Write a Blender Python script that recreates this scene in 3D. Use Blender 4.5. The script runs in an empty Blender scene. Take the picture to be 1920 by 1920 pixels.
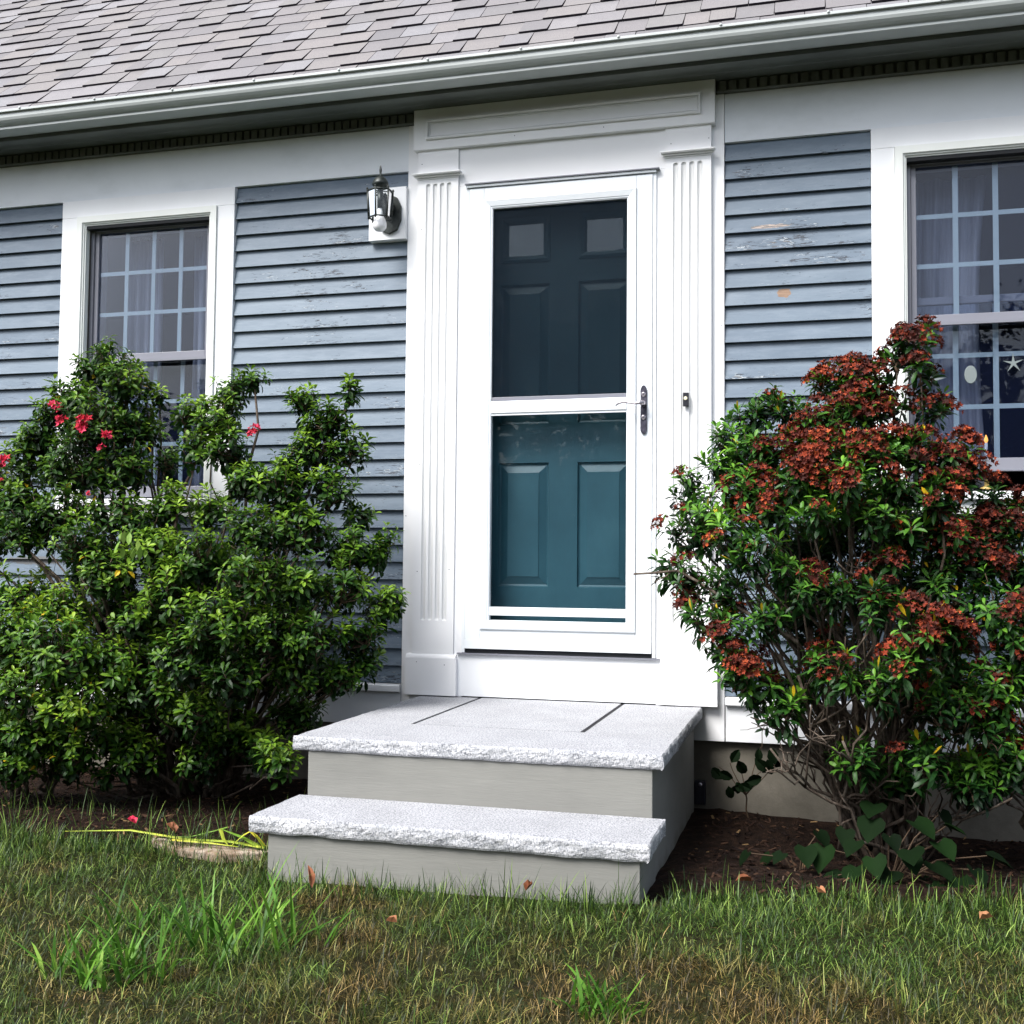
import bpy, bmesh, math, random
import numpy as np
from mathutils import Matrix, Vector, noise

# ------------------------------------------------------------------ camera, sky, sun, exposure
SC = bpy.context.scene
COL = SC.collection
YAW, PITCH, ROLL, FPX = 0.2664, 0.0495, 0.0090, 2073.1
cam_data = bpy.data.cameras.new('camera')
cam = bpy.data.objects.new('camera', cam_data)
COL.objects.link(cam)
_f = Vector((-math.sin(YAW)*math.cos(PITCH), math.cos(YAW)*math.cos(PITCH), math.sin(PITCH)))
_r = _f.cross(Vector((0, 0, 1))).normalized()
_u = _r.cross(_f)
_r2 = _r*math.cos(ROLL) + _u*math.sin(ROLL)
_u2 = -_r*math.sin(ROLL) + _u*math.cos(ROLL)
_m = Matrix((_r2, _u2, -_f)).transposed().to_4x4()
_m.translation = Vector((1.0712, -4.7193, 0.5745))
cam.matrix_world = _m
cam_data.sensor_width = 36.0
cam_data.lens = FPX/1920*36
cam_data.clip_start = 0.05
cam_data.clip_end = 400
SC.camera = cam

SUN_EL, SUN_AZ = math.radians(52), math.radians(212)      # azimuth measured clockwise from +Y: from in front of the house, a little to the left
world = bpy.data.worlds.new('World')
SC.world = world
world.use_nodes = True
wn = world.node_tree
wn.nodes.clear()
w_out = wn.nodes.new('ShaderNodeOutputWorld')
w_bg = wn.nodes.new('ShaderNodeBackground')
w_sky = wn.nodes.new('ShaderNodeTexSky')
w_sky.sky_type = 'NISHITA'
w_sky.sun_disc = False
w_sky.sun_elevation = SUN_EL
w_sky.sun_rotation = SUN_AZ
w_sky.air_density = 1.0
w_sky.dust_density = 3.0
w_hs = wn.nodes.new('ShaderNodeHueSaturation')
w_hs.inputs['Saturation'].default_value = 0.62
w_bg.inputs['Strength'].default_value = 0.098
wn.links.new(w_sky.outputs[0], w_hs.inputs['Color'])
wn.links.new(w_hs.outputs[0], w_bg.inputs[0])
wn.links.new(w_bg.outputs[0], w_out.inputs[0])

sun_data = bpy.data.lights.new('sun', 'SUN')
sun_data.energy = 2.1
sun_data.angle = math.radians(30)
sun_data.color = (1.0, 0.985, 0.965)
sun = bpy.data.objects.new('sun', sun_data)
COL.objects.link(sun)
_sd = Vector((math.sin(SUN_AZ)*math.cos(SUN_EL), math.cos(SUN_AZ)*math.cos(SUN_EL), math.sin(SUN_EL)))
sun.rotation_euler = _sd.to_track_quat('Z', 'Y').to_euler()
sun.location = (0, -6, 8)

SC.view_settings.view_transform = 'Standard'
SC.view_settings.look = 'None'
SC.view_settings.gamma = 1.0
SC.view_settings.use_curve_mapping = False
SC.view_settings.exposure = 1.55
SC.render.engine = 'CYCLES'
SC.cycles.max_bounces = 8
SC.cycles.transparent_max_bounces = 12

RNG = random.Random(7)
NR = np.random.RandomState(11)

# ------------------------------------------------------------------ small helpers
def new_mesh(name, verts, faces, mats=(), smooth=False):
    me = bpy.data.meshes.new(name)
    me.from_pydata([tuple(v) for v in verts], [], [tuple(f) for f in faces])
    for m in mats:
        me.materials.append(m)
    if smooth:
        me.polygons.foreach_set('use_smooth', [True]*len(me.polygons))
    me.update()
    return me

def link(name, me, parent=None, loc=None, label=None, cat=None, group=None, kind=None):
    o = bpy.data.objects.new(name, me)
    COL.objects.link(o)
    if loc is not None:
        o.location = loc
    if parent is not None:
        o.parent = parent
        o.matrix_parent_inverse = WM[parent.name].inverted()
    WM[o.name] = Matrix.Translation(o.location)
    tag(o, label, cat, group, kind)
    return o

WM = {}
def tag(o, label=None, cat=None, group=None, kind=None):
    if label: o['label'] = label
    if cat: o['category'] = cat
    if group: o['group'] = group
    if kind: o['kind'] = kind
    return o

def empty(name, loc, label=None, cat=None, group=None):
    o = bpy.data.objects.new(name, None)
    COL.objects.link(o)
    o.location = loc
    o.empty_display_size = 0.1
    WM[o.name] = Matrix.Translation(Vector(loc))
    return tag(o, label, cat, group)

class MB:
    """collects polygons of one mesh"""
    def __init__(s):
        s.v = []; s.f = []; s.mi = []
    def add(s, vs, fs, mi=0):
        b = len(s.v)
        s.v += [tuple(p) for p in vs]
        s.f += [tuple(b+i for i in f) for f in fs]
        s.mi += [mi]*len(fs)
        return s
    def box(s, x0, x1, y0, y1, z0, z1, mi=0):
        vs = [(x0,y0,z0),(x1,y0,z0),(x1,y1,z0),(x0,y1,z0),(x0,y0,z1),(x1,y0,z1),(x1,y1,z1),(x0,y1,z1)]
        return s.add(vs, [(0,3,2,1),(4,5,6,7),(0,1,5,4),(1,2,6,5),(2,3,7,6),(3,0,4,7)], mi)
    def prism_x(s, prof, x0, x1, mi=0):          # prof: (y,z) counter-clockwise seen from +x
        n = len(prof)
        vs = [(x0,y,z) for y, z in prof] + [(x1,y,z) for y, z in prof]
        fs = [(i,(i+1) % n, n+(i+1) % n, n+i) for i in range(n)] + [tuple(range(n-1,-1,-1)), tuple(range(n,2*n))]
        return s.add(vs, fs, mi)
    def prism_z(s, prof, z0, z1, mi=0):          # prof: (x,y) ccw seen from above
        n = len(prof)
        vs = [(x,y,z0) for x, y in prof] + [(x,y,z1) for x, y in prof]
        fs = [(i,(i+1) % n, n+(i+1) % n, n+i) for i in range(n)] + [tuple(range(n-1,-1,-1)), tuple(range(n,2*n))]
        return s.add(vs, fs, mi)
    def prism_y(s, prof, y0, y1, mi=0):          # prof: (x,z) ccw seen from the front (-y)
        n = len(prof)
        vs = [(x,y0,z) for x, z in prof] + [(x,y1,z) for x, z in prof]
        fs = [(i, n+i, n+(i+1) % n, (i+1) % n) for i in range(n)] + [tuple(range(n)), tuple(range(2*n-1,n-1,-1))]
        return s.add(vs, fs, mi)
    def ring(s, x0, x1, z0, z1, steps, mi=0):
        """picture-frame moulding lying in the xz plane; steps: (inset, y) from outside in"""
        pts = [[(x0+i,y,z0+i),(x1-i,y,z0+i),(x1-i,y,z1-i),(x0+i,y,z1-i)] for i, y in steps]
        vs = [p for r in pts for p in r]
        fs = []
        for k in range(len(steps)-1):
            for i in range(4):
                j = (i+1) % 4
                fs.append((k*4+i, k*4+j, (k+1)*4+j, (k+1)*4+i))
        return s.add(vs, fs, mi)
    def lathe(s, prof, c=(0,0,0), n=16, axis='z', mi=0):   # prof: (r, h)
        vs = []; fs = []
        for r, h in prof:
            for k in range(n):
                a = 2*math.pi*k/n
                x, y = r*math.cos(a), r*math.sin(a)
                p = (x, y, h) if axis == 'z' else (x, -h, y)
                vs.append((c[0]+p[0], c[1]+p[1], c[2]+p[2]))
        for i in range(len(prof)-1):
            for k in range(n):
                k2 = (k+1) % n
                fs.append((i*n+k, i*n+k2, (i+1)*n+k2, (i+1)*n+k))
        fs.append(tuple(range(n-1,-1,-1)))
        fs.append(tuple((len(prof)-1)*n+k for k in range(n)))
        return s.add(vs, fs, mi)
    def tube(s, pts, rad, n=6, mi=0):
        pts = [Vector(p) for p in pts]
        if not hasattr(rad, '__len__'): rad = [rad]*len(pts)
        vs = []; fs = []
        ref = Vector((0.13, 0.31, 0.94))
        for i, p in enumerate(pts):
            t = (pts[min(i+1,len(pts)-1)] - pts[max(i-1,0)]).normalized()
            a = t.cross(ref)
            if a.length < 1e-3: a = t.cross(Vector((1,0,0)))
            a.normalize(); b = t.cross(a)
            for k in range(n):
                an = 2*math.pi*k/n
                vs.append(tuple(p + (a*math.cos(an)+b*math.sin(an))*rad[i]))
        for i in range(len(pts)-1):
            for k in range(n):
                k2 = (k+1) % n
                fs.append((i*n+k, i*n+k2, (i+1)*n+k2, (i+1)*n+k))
        fs.append(tuple(range(n-1,-1,-1)))
        fs.append(tuple((len(pts)-1)*n+k for k in range(n)))
        return s.add(vs, fs, mi)
    def mesh(s, name, mats, smooth=False):
        me = new_mesh(name, s.v, s.f, mats, smooth)
        if any(s.mi):
            me.polygons.foreach_set('material_index', s.mi)
        return me
    def build(s, name, mat, parent=None, bevel=0, smooth=False, loc=None, **kw):
        mats = mat if isinstance(mat, (list, tuple)) else [mat]
        o = link(name, s.mesh(name, mats, smooth), parent, loc, **kw)
        if bevel:
            b = o.modifiers.new('bevel', 'BEVEL')
            b.width = bevel; b.segments = 2; b.limit_method = 'ANGLE'; b.angle_limit = math.radians(40)
        return o

# ------------------------------------------------------------------ materials
class NT:
    def __init__(s, name, rough=0.6, spec=0.5):
        s.m = bpy.data.materials.new(name)
        s.m.use_nodes = True
        s.t = s.m.node_tree
        s.t.nodes.clear()
        s.out = s.t.nodes.new('ShaderNodeOutputMaterial')
        s.b = s.t.nodes.new('ShaderNodeBsdfPrincipled')
        s.b.inputs['Roughness'].default_value = rough
        s.b.inputs['Specular IOR Level'].default_value = spec
        s.L(s.b.outputs[0], s.out.inputs['Surface'])
        s._pos = None
    def L(s, a, b): s.t.links.new(a, b)
    def N(s, k, **kw):
        n = s.t.nodes.new(k)
        for a, v in kw.items(): setattr(n, a, v)
        return n
    def pos(s):
        if s._pos is None: s._pos = s.N('ShaderNodeNewGeometry').outputs['Position']
        return s._pos
    def mapped(s, scale, src=None, loc=(0,0,0)):
        n = s.N('ShaderNodeMapping')
        n.inputs['Scale'].default_value = scale
        n.inputs['Location'].default_value = loc
        s.L(src or s.pos(), n.inputs['Vector'])
        return n.outputs[0]
    def noise(s, scale=1, detail=4, rough=0.55, vec=None, stretch=None, loc=(0,0,0)):
        n = s.N('ShaderNodeTexNoise')
        n.inputs['Scale'].default_value = scale
        n.inputs['Detail'].default_value = detail
        n.inputs['Roughness'].default_value = rough
        s.L(vec if vec is not None else s.mapped(stretch or (1,1,1), loc=loc), n.inputs['Vector'])
        return n.outputs['Fac']
    def ramp(s, fac, stops, interp='LINEAR'):
        n = s.N('ShaderNodeValToRGB')
        n.color_ramp.interpolation = interp
        e = n.color_ramp.elements
        while len(e) > 1: e.remove(e[-1])
        e[0].position = stops[0][0]; e[0].color = c4(stops[0][1])
        for p, c in stops[1:]:
            x = e.new(p); x.color = c4(c)
        s.L(fac, n.inputs['Fac'])
        return n.outputs['Color']
    def mix(s, fac, a, b, mode='MIX'):
        n = s.N('ShaderNodeMix', data_type='RGBA', blend_type=mode)
        for sock, v in ((n.inputs['Factor'], fac), (n.inputs['A'], a), (n.inputs['B'], b)):
            if isinstance(v, (int, float)): sock.default_value = v
            elif isinstance(v, tuple): sock.default_value = c4(v)
            else: s.L(v, sock)
        return n.outputs['Result']
    def math(s, op, a, b=None, c=None):
        n = s.N('ShaderNodeMath', operation=op)
        for i, v in enumerate((a, b, c)):
            if v is None: continue
            if isinstance(v, (int, float)): n.inputs[i].default_value = v
            else: s.L(v, n.inputs[i])
        return n.outputs[0]
    def attr(s, name):
        return s.N('ShaderNodeAttribute', attribute_name=name).outputs['Fac']
    def color(s, c):
        if isinstance(c, tuple): s.b.inputs['Base Color'].default_value = c4(c)
        else: s.L(c, s.b.inputs['Base Color'])
        return s
    def bump(s, h, strength=0.3, dist=0.01):
        n = s.N('ShaderNodeBump')
        n.inputs['Strength'].default_value = strength
        n.inputs['Distance'].default_value = dist
        s.L(h, n.inputs['Height'])
        s.L(n.outputs[0], s.b.inputs['Normal'])
        return s

def c4(c):
    if isinstance(c, (int, float)): return (c, c, c, 1)
    return (c[0], c[1], c[2], 1)

M = {}
def mat_paint(name, col, dirt=0.06, rough=0.45, grain=0.1):
    n = NT(name, rough)
    a = n.noise(2.3, 5, 0.6, stretch=(1,1,0.35))
    b = n.noise(22, 3, 0.6, stretch=(1,1,0.25))
    d = n.ramp(a, [(0.35, tuple(v*(1-dirt*1.6) for v in col)), (0.6, col)])
    d = n.mix(n.math('MULTIPLY', b, dirt*2.0), d, tuple(v*0.8 for v in col))
    n.color(d).bump(n.noise(60, 3, 0.6, stretch=(1,1,0.2)), grain, 0.002)
    M[name] = n.m
mat_paint('white_trim', (0.80, 0.82, 0.84), 0.03, 0.42, 0.08)
mat_paint('white_pilaster', (0.84, 0.85, 0.86), 0.012, 0.4, 0.06)
mat_paint('flute_paint', (0.76, 0.77, 0.77), 0.10, 0.55, 0.2)
mat_paint('storm_white', (0.76, 0.80, 0.83), 0.015, 0.28, 0.02)
mat_paint('eave_shade_grey', (0.105, 0.12, 0.105), 0.25, 0.5, 0.1)  # soffit paint darkened so its colour carries the shade under the eave
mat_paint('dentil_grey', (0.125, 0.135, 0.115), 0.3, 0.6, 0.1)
mat_paint('vinyl_sash', (0.20, 0.205, 0.24), 0.05, 0.35, 0.02)
mat_paint('grille', (0.52, 0.60, 0.59), 0.03, 0.4, 0.01)
mat_paint('brick_mould', (0.74, 0.77, 0.74), 0.04, 0.42, 0.04)

# frieze: white paint with faint grey water marks near the eave
n = NT('frieze', 0.5)
a = n.noise(1.6, 5, 0.65, stretch=(1,1,1.8))
n.color(n.mix(n.math('MULTIPLY', n.noise(9, 4, 0.6, stretch=(1,1,.4)), .25), n.ramp(a, [(0.30, (0.64,0.68,0.71)), (0.5, (0.76,0.80,0.84)), (0.7, (0.80,0.84,0.88))]), (0.68,0.72,0.75))).bump(n.noise(40, 4), 0.1, 0.002)
M['frieze'] = n.m

# clapboard: blue-grey paint, weathered, with flaking marks along the butts
n = NT('clapboard_paint', 0.55, 0.4)
info = n.N('ShaderNodeObjectInfo')
base = n.ramp(n.noise(1.5, 5, 0.6, stretch=(0.6,1,1.6)), [(0.3, (0.074,0.107,0.150)), (0.5, (0.100,0.139,0.186)), (0.72, (0.134,0.178,0.228))])
base = n.mix(n.math('MULTIPLY', info.outputs['Random'], 0.35), base, (0.145,0.190,0.232))
chalk = n.ramp(n.noise(5, 6, 0.7, stretch=(1,1,4)), [(0.45, (0,0,0)), (0.75, (1,1,1))])
base = n.mix(n.math('MULTIPLY', chalk, 0.3), base, (0.26,0.31,0.36))
# fine horizontal cracks / flakes
sepx = n.N('ShaderNodeSeparateXYZ'); n.L(n.pos(), sepx.inputs[0])
zc = n.math('FRACT', n.math('DIVIDE', n.math('SUBTRACT', 2.3843, sepx.outputs['Z']), 0.0779))    # 0 at the board's top, 1 at its butt
low = n.math('SMOOTH_MIN', zc, 0.95, 0.05)
streak = n.noise(1.0, 3, 0.75, stretch=(26,26,210))
area = n.noise(2.4, 3, 0.6, stretch=(1,1,2.2), loc=(3,0,1.4))
thr = n.math('ADD', n.math('MULTIPLY', n.math('SUBTRACT', area, 0.42), 0.95), n.math('MULTIPLY', low, 0.10))
flake = n.math('GREATER_THAN', n.math('ADD', n.math('MULTIPLY', streak, 1.0), thr), 0.825)
flcol = n.ramp(n.noise(14, 2, 0.5, stretch=(1,1,3), loc=(9,2,5)), [(0.40, (0.030,0.038,0.052)), (0.56, (0.30,0.335,0.36)), (0.64, (0.075,0.07,0.07))], 'CONSTANT')
base = n.mix(flake, base, flcol)
def wood_patch(cx, cz, rx, rz):
    vx = n.math('DIVIDE', n.math('SUBTRACT', sepx.outputs['X'], cx), rx)
    vz = n.math('DIVIDE', n.math('SUBTRACT', sepx.outputs['Z'], cz), rz)
    d = n.math('ADD', n.math('MULTIPLY', vx, vx), n.math('MULTIPLY', vz, vz))
    d = n.math('ADD', d, n.math('MULTIPLY', n.math('SUBTRACT', n.noise(1.0, 4, 0.7, stretch=(45,45,110)), 0.5), 2.6))
    return n.math('LESS_THAN', d, 1.0)
wood = n.ramp(n.noise(1, 3, 0.6, stretch=(20,20,220)), [(0.3, (0.14,0.080,0.045)), (0.7, (0.25,0.155,0.095))])
base = n.mix(wood_patch(0.957, 1.7285, 0.028, 0.020), base, wood)
pale = n.ramp(n.noise(1, 3, 0.6, stretch=(18,18,260)), [(0.42, (0.10,0.10,0.10)), (0.52, (0.34,0.27,0.23))], 'CONSTANT')
base = n.mix(wood_patch(0.905, 2.012, 0.085, 0.0085), base, pale)
base = n.mix(wood_patch(-2.68, 0.585, 0.16, 0.020), base, (0.10,0.105,0.11))
n.color(base).bump(n.math('ADD', n.noise(1, 4, 0.6, stretch=(12,12,120)), n.math('MULTIPLY', flake, -1.0)), 0.35, 0.002)
M['clapboard'] = n.m

n = NT('concrete', 0.85, 0.3)
n.color(n.mix(n.math('MULTIPLY', n.noise(34, 5, 0.7), 0.5), n.ramp(n.noise(2.2, 6, 0.65), [(0.3, (0.085,0.078,0.062)), (0.5, (0.15,0.137,0.11)), (0.7, (0.22,0.20,0.165))]), (0.11,0.10,0.082))).bump(n.noise(30, 6, 0.7), 0.5, 0.006)
M['concrete'] = n.m

def granite(name, lo, hi, dark, speck, bumps):
    n = NT(name, 0.75, 0.35)
    base = n.ramp(n.noise(5, 4, 0.6), [(0.3, lo), (0.7, hi)])
    sp = n.noise(170, 3, 0.7)
    base = n.mix(n.ramp(sp, [(0.50-speck, (1,1,1)), (0.56-speck, (0,0,0))]), base, dark)
    sp2 = n.noise(420, 1, 0.5, loc=(4,4,4))
    base = n.mix(n.ramp(sp2, [(0.58, (0,0,0)), (0.66, (0.8,0.8,0.8))]), base, tuple(min(.9, v*1.35) for v in hi))
    n.color(base).bump(n.noise(140, 4, 0.7), bumps, 0.004)
    M[name] = n.m
granite('granite_top', (0.30,0.305,0.32), (0.39,0.395,0.415), (0.13,0.135,0.15), 0.06, 0.4)
n = NT('granite_edge', 0.8, 0.35)
base = n.ramp(n.noise(7, 5, 0.7), [(0.3, (0.36,0.37,0.39)), (0.7, (0.66,0.66,0.68))])
base = n.mix(n.ramp(n.noise(1, 3, 0.7, stretch=(230,230,110)), [(0.40, (.85,.85,.85)), (0.52, (0,0,0))]), base, (0.20,0.215,0.24))
vein = n.noise(7, 4, 0.6, stretch=(1,1,2.6), loc=(0,3,7))
vd = n.math('ABSOLUTE', n.math('SUBTRACT', vein, 0.5))
base = n.mix(n.ramp(vd, [(0.0, (0.75,)*3), (0.012, (0,0,0))]), base, (0.07,0.075,0.09))
n.color(base).bump(n.noise(85, 5, 0.75), 1.0, 0.008)
M['granite_edge'] = n.m

n = NT('riser_grey', 0.8, 0.3)
n.color(n.mix(n.math('MULTIPLY', n.noise(1, 4, 0.7, stretch=(3,3,120)), 0.4), n.ramp(n.noise(3.5, 5, 0.6, stretch=(0.7,1,2)), [(0.3, (0.185,0.185,0.17)), (0.7, (0.235,0.235,0.215))]), (0.16,0.16,0.15)))
sz = n.N('ShaderNodeSeparateXYZ'); n.L(n.pos(), sz.inputs[0])
spl = n.math('ADD', n.math('MULTIPLY', n.math('ADD', sz.outputs['Z'], 0.33), -9.0), n.math('MULTIPLY', n.math('SUBTRACT', n.noise(14, 5, .7), 0.5), 2.2))
n.color(n.mix(n.ramp(spl, [(0.35, (0,0,0)), (1.0, (.55,)*3)]), n.b.inputs['Base Color'].links[0].from_socket, (0.085,0.065,0.042)))
n.bump(n.noise(1, 5, 0.7, stretch=(14,14,160)), 0.35, 0.003)
M['riser'] = n.m
M['joint'] = NT('mortar_joint', 0.9).color((0.006,0.005,0.008)).m

n = NT('door_teal', 0.42, 0.4)
n.color(n.ramp(n.noise(2.2, 5, 0.62, stretch=(1.3,1,0.8)), [(0.3, (0.017,0.060,0.082)), (0.5, (0.024,0.078,0.104)), (0.7, (0.036,0.100,0.128))]))
n.bump(n.noise(60, 3), 0.06, 0.002)
M['teal'] = n.m

n = NT('shingle', 0.92, 0.2)
info = n.N('ShaderNodeObjectInfo')
r = info.outputs['Random']
colr = n.ramp(r, [(0.0, (0.155,0.152,0.160)), (0.16, (0.205,0.204,0.217)), (0.32, (0.178,0.173,0.176)), (0.46, (0.215,0.202,0.194)), (0.6, (0.195,0.191,0.187)), (0.74, (0.245,0.247,0.262)), (0.88, (0.165,0.160,0.165))], 'CONSTANT')
tint = n.attr('rnd')
colr = n.mix(n.math('MULTIPLY', tint, 0.5), colr, (0.27,0.245,0.245))
gr = n.noise(260, 2, 0.7)
colr = n.mix(n.math('MULTIPLY', n.noise(1, 5, 0.7, stretch=(9,2.5,2.5)), 0.45), colr, (0.15,0.148,0.155))
colr = n.mix(n.ramp(gr, [(0.35, (0.7,)*3), (0.55, (0,0,0))]), colr, (0.13,0.125,0.13))
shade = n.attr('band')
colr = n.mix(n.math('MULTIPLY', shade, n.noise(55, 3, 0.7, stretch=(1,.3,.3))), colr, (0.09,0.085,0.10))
n.color(colr).bump(gr, 0.4, 0.003)
M['shingle'] = n.m
M['shingle_edge'] = NT('asphalt_cut_edge', 0.95, 0.1).color((0.018,0.016,0.022)).m

n = NT('gutter', 0.38, 0.5)
n.color(n.mix(n.math('MULTIPLY', n.noise(30, 4, .7, stretch=(.5,1,1)), 0.35), n.ramp(n.noise(2, 5, 0.6, stretch=(0.3,1,1)), [(0.3, (0.40,0.43,0.42)), (0.7, (0.50,0.53,0.53))]), (0.30,0.33,0.31)))
M['gutter'] = n.m

n = NT('bronze', 0.42, 0.5); n.b.inputs['Metallic'].default_value = 0.35
n.color(n.ramp(n.noise(60, 3), [(0.3, (0.012,0.016,0.016)), (0.7, (0.04,0.048,0.045))]))
M['bronze'] = n.m
n = NT('nickel', 0.28, 0.5); n.b.inputs['Metallic'].default_value = 0.9; n.color((0.42,0.39,0.42)); M['nickel'] = n.m
n = NT('aged_plate', 0.4, 0.5); n.b.inputs['Metallic'].default_value = 0.6
n.color(n.ramp(n.noise(70, 3, .6, stretch=(1,1,.6)), [(0.35, (0.03,0.03,0.045)), (0.7, (0.12,0.115,0.15))])); M['aged_plate'] = n.m
M['black_plastic'] = NT('black_plastic', 0.35).color((0.012,0.012,0.018)).m
M['cream'] = NT('cream_button', 0.3).color((0.75,0.70,0.48)).m
M['dark_gap'] = NT('dark_strip', 0.8, 0.2).color((0.02,0.022,0.025)).m
M['brass'] = NT('brass', 0.3).color((0.45,0.32,0.10)).m
n = NT('bulb_glass', 0.12, 0.6); n.color((0.78,0.78,0.80)); M['bulb'] = n.m
n = NT('candle_flame', 0.4); n.color((1.0,0.45,0.1)); n.b.inputs['Emission Color'].default_value = (1.0,0.42,0.08,1); n.b.inputs['Emission Strength'].default_value = 0.7; M['flame'] = n.m
n = NT('curtain', 0.9, 0.1); n.color(n.ramp(n.noise(1, 3, .6, stretch=(30,30,2)), [(0.3, (0.27,0.28,0.33)), (0.7, (0.48,0.49,0.54))])); M['curtain'] = n.m
M['room'] = NT('room_wall', 0.9).color((0.06,0.055,0.052)).m
M['shell'] = NT('shell', 0.7).color((0.16,0.19,0.19)).m

def mat_glass(name, refl, tint=(1,1,1), haze=0.0, hazecol=(0.5,0.5,0.5)):
    m = bpy.data.materials.new(name); m.use_nodes = True
    t = m.node_tree; t.nodes.clear()
    out = t.nodes.new('ShaderNodeOutputMaterial')
    tr = t.nodes.new('ShaderNodeBsdfTransparent'); tr.inputs[0].default_value = c4(tint)
    gl = t.nodes.new('ShaderNodeBsdfGlossy'); gl.inputs['Roughness'].default_value = 0.012
    gl.inputs['Color'].default_value = (1, 1, 1, 1)
    fr = t.nodes.new('ShaderNodeFresnel'); fr.inputs['IOR'].default_value = 1.5
    mu = t.nodes.new('ShaderNodeMath'); mu.operation = 'MULTIPLY'; mu.inputs[1].default_value = refl
    t.links.new(fr.outputs[0], mu.inputs[0])
    geo = t.nodes.new('ShaderNodeNewGeometry')
    ns = t.nodes.new('ShaderNodeTexNoise'); ns.inputs['Scale'].default_value = 3.2
    t.links.new(geo.outputs['Position'], ns.inputs['Vector'])
    bp = t.nodes.new('ShaderNodeBump'); bp.inputs['Strength'].default_value = 0.05; bp.inputs['Distance'].default_value = 0.02
    t.links.new(ns.outputs['Fac'], bp.inputs['Height'])
    t.links.new(bp.outputs[0], gl.inputs['Normal'])
    mx = t.nodes.new('ShaderNodeMixShader')
    t.links.new(mu.outputs[0], mx.inputs[0]); t.links.new(tr.outputs[0], mx.inputs[1]); t.links.new(gl.outputs[0], mx.inputs[2])
    last = mx.outputs[0]
    if haze:
        df = t.nodes.new('ShaderNodeBsdfDiffuse'); df.inputs[0].default_value = c4(hazecol)
        m2 = t.nodes.new('ShaderNodeMixShader'); m2.inputs[0].default_value = haze
        t.links.new(last, m2.inputs[1]); t.links.new(df.outputs[0], m2.inputs[2]); last = m2.outputs[0]
    t.links.new(last, out.inputs['Surface'])
    M[name] = m
mat_glass('window_glass', 0.55, (0.82,0.86,0.92), 0.035, (0.06,0.085,0.22))
mat_glass('storm_glass', 0.3, (0.94,0.97,0.98), 0.0, (0.4,0.45,0.5))
mat_glass('lamp_glass', 0.9, (0.9,0.93,0.93), 0.02, (0.5,0.54,0.54))
mat_glass('door_lite_glass', 7.0, (0.5,0.52,0.56))
mat_glass('insect_screen', 0.0, (1,1,1), 0.42, (0.010,0.0165,0.0245))

# plants
def mat_leaf(name, stops, yellow=True, gloss=0.42, trans=0.22, spec=0.24):
    n = NT(name, gloss, spec)
    rnd = n.attr('rnd')
    patch = n.noise(3.1, 3, 0.6)
    fac = n.math('ADD', n.math('MULTIPLY', rnd, 0.72), n.math('MULTIPLY', n.math('SUBTRACT', patch, 0.5), 0.9))
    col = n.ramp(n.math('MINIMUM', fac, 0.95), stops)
    if yellow:
        col = n.mix(n.math('GREATER_THAN', rnd, 0.9955), col, (0.62,0.42,0.02))
    n.color(col)
    tl = n.N('ShaderNodeBsdfTranslucent')
    n.L(col, tl.inputs[0])
    mx = n.N('ShaderNodeMixShader'); mx.inputs[0].default_value = trans
    n.L(n.b.outputs[0], mx.inputs[1]); n.L(tl.outputs[0], mx.inputs[2]); n.L(mx.outputs[0], n.out.inputs['Surface'])
    M[name] = n.m
mat_leaf('laurel_leaf', [(0.0, (0.006,0.022,0.004)), (0.28, (0.022,0.068,0.007)), (0.5, (0.085,0.175,0.012)), (0.8, (0.26,0.40,0.035))])
mat_leaf('laurel_leaf_light', [(0.0, (0.010,0.035,0.005)), (0.28, (0.045,0.12,0.010)), (0.5, (0.13,0.24,0.016)), (0.8, (0.32,0.43,0.035))])
mat_leaf('laurel_leaf_right', [(0.0, (0.005,0.022,0.006)), (0.28, (0.018,0.066,0.010)), (0.52, (0.070,0.19,0.018)), (0.8, (0.19,0.38,0.035))])
mat_leaf('heart_leaf', [(0.0, (0.0015,0.005,0.0015)), (0.5, (0.003,0.011,0.002)), (0.9, (0.007,0.024,0.004))], False, 0.75, 0.1, 0.08)
mat_leaf('strap_leaf', [(0.0, (0.12,0.24,0.02)), (0.4, (0.42,0.46,0.05)), (0.7, (0.60,0.42,0.03)), (0.9, (0.62,0.26,0.03))], False, 0.5)
mat_leaf('pale_leaf', [(0.0, (0.15,0.28,0.04)), (0.9, (0.30,0.42,0.10))], False, 0.5)
mat_leaf('spent_flower', [(0.0, (0.036,0.008,0.005)), (0.3, (0.10,0.014,0.007)), (0.55, (0.24,0.036,0.012)), (0.76, (0.42,0.085,0.025)), (0.93, (0.64,0.32,0.25))], False, 0.7, 0.1)
mat_leaf('pink_flower', [(0.0, (0.45,0.015,0.03)), (0.5, (0.68,0.04,0.11)), (0.9, (0.80,0.16,0.26))], False, 0.6, 0.15)
mat_leaf('dead_leaf', [(0.0, (0.16,0.05,0.02)), (0.5, (0.26,0.10,0.05)), (0.9, (0.40,0.20,0.09))], False, 0.7, 0.1)
n = NT('bark', 0.85, 0.2)
n.color(n.ramp(n.noise(1, 5, 0.7, stretch=(50,50,18)), [(0.3, (0.035,0.026,0.020)), (0.5, (0.09,0.068,0.052)), (0.7, (0.17,0.145,0.12))])).bump(n.noise(1, 4, 0.7, stretch=(90,90,30)), 0.8, 0.004)
M['bark'] = n.m
M['twig'] = NT('twig', 0.8, 0.2).color((0.075,0.050,0.032)).m

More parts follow.
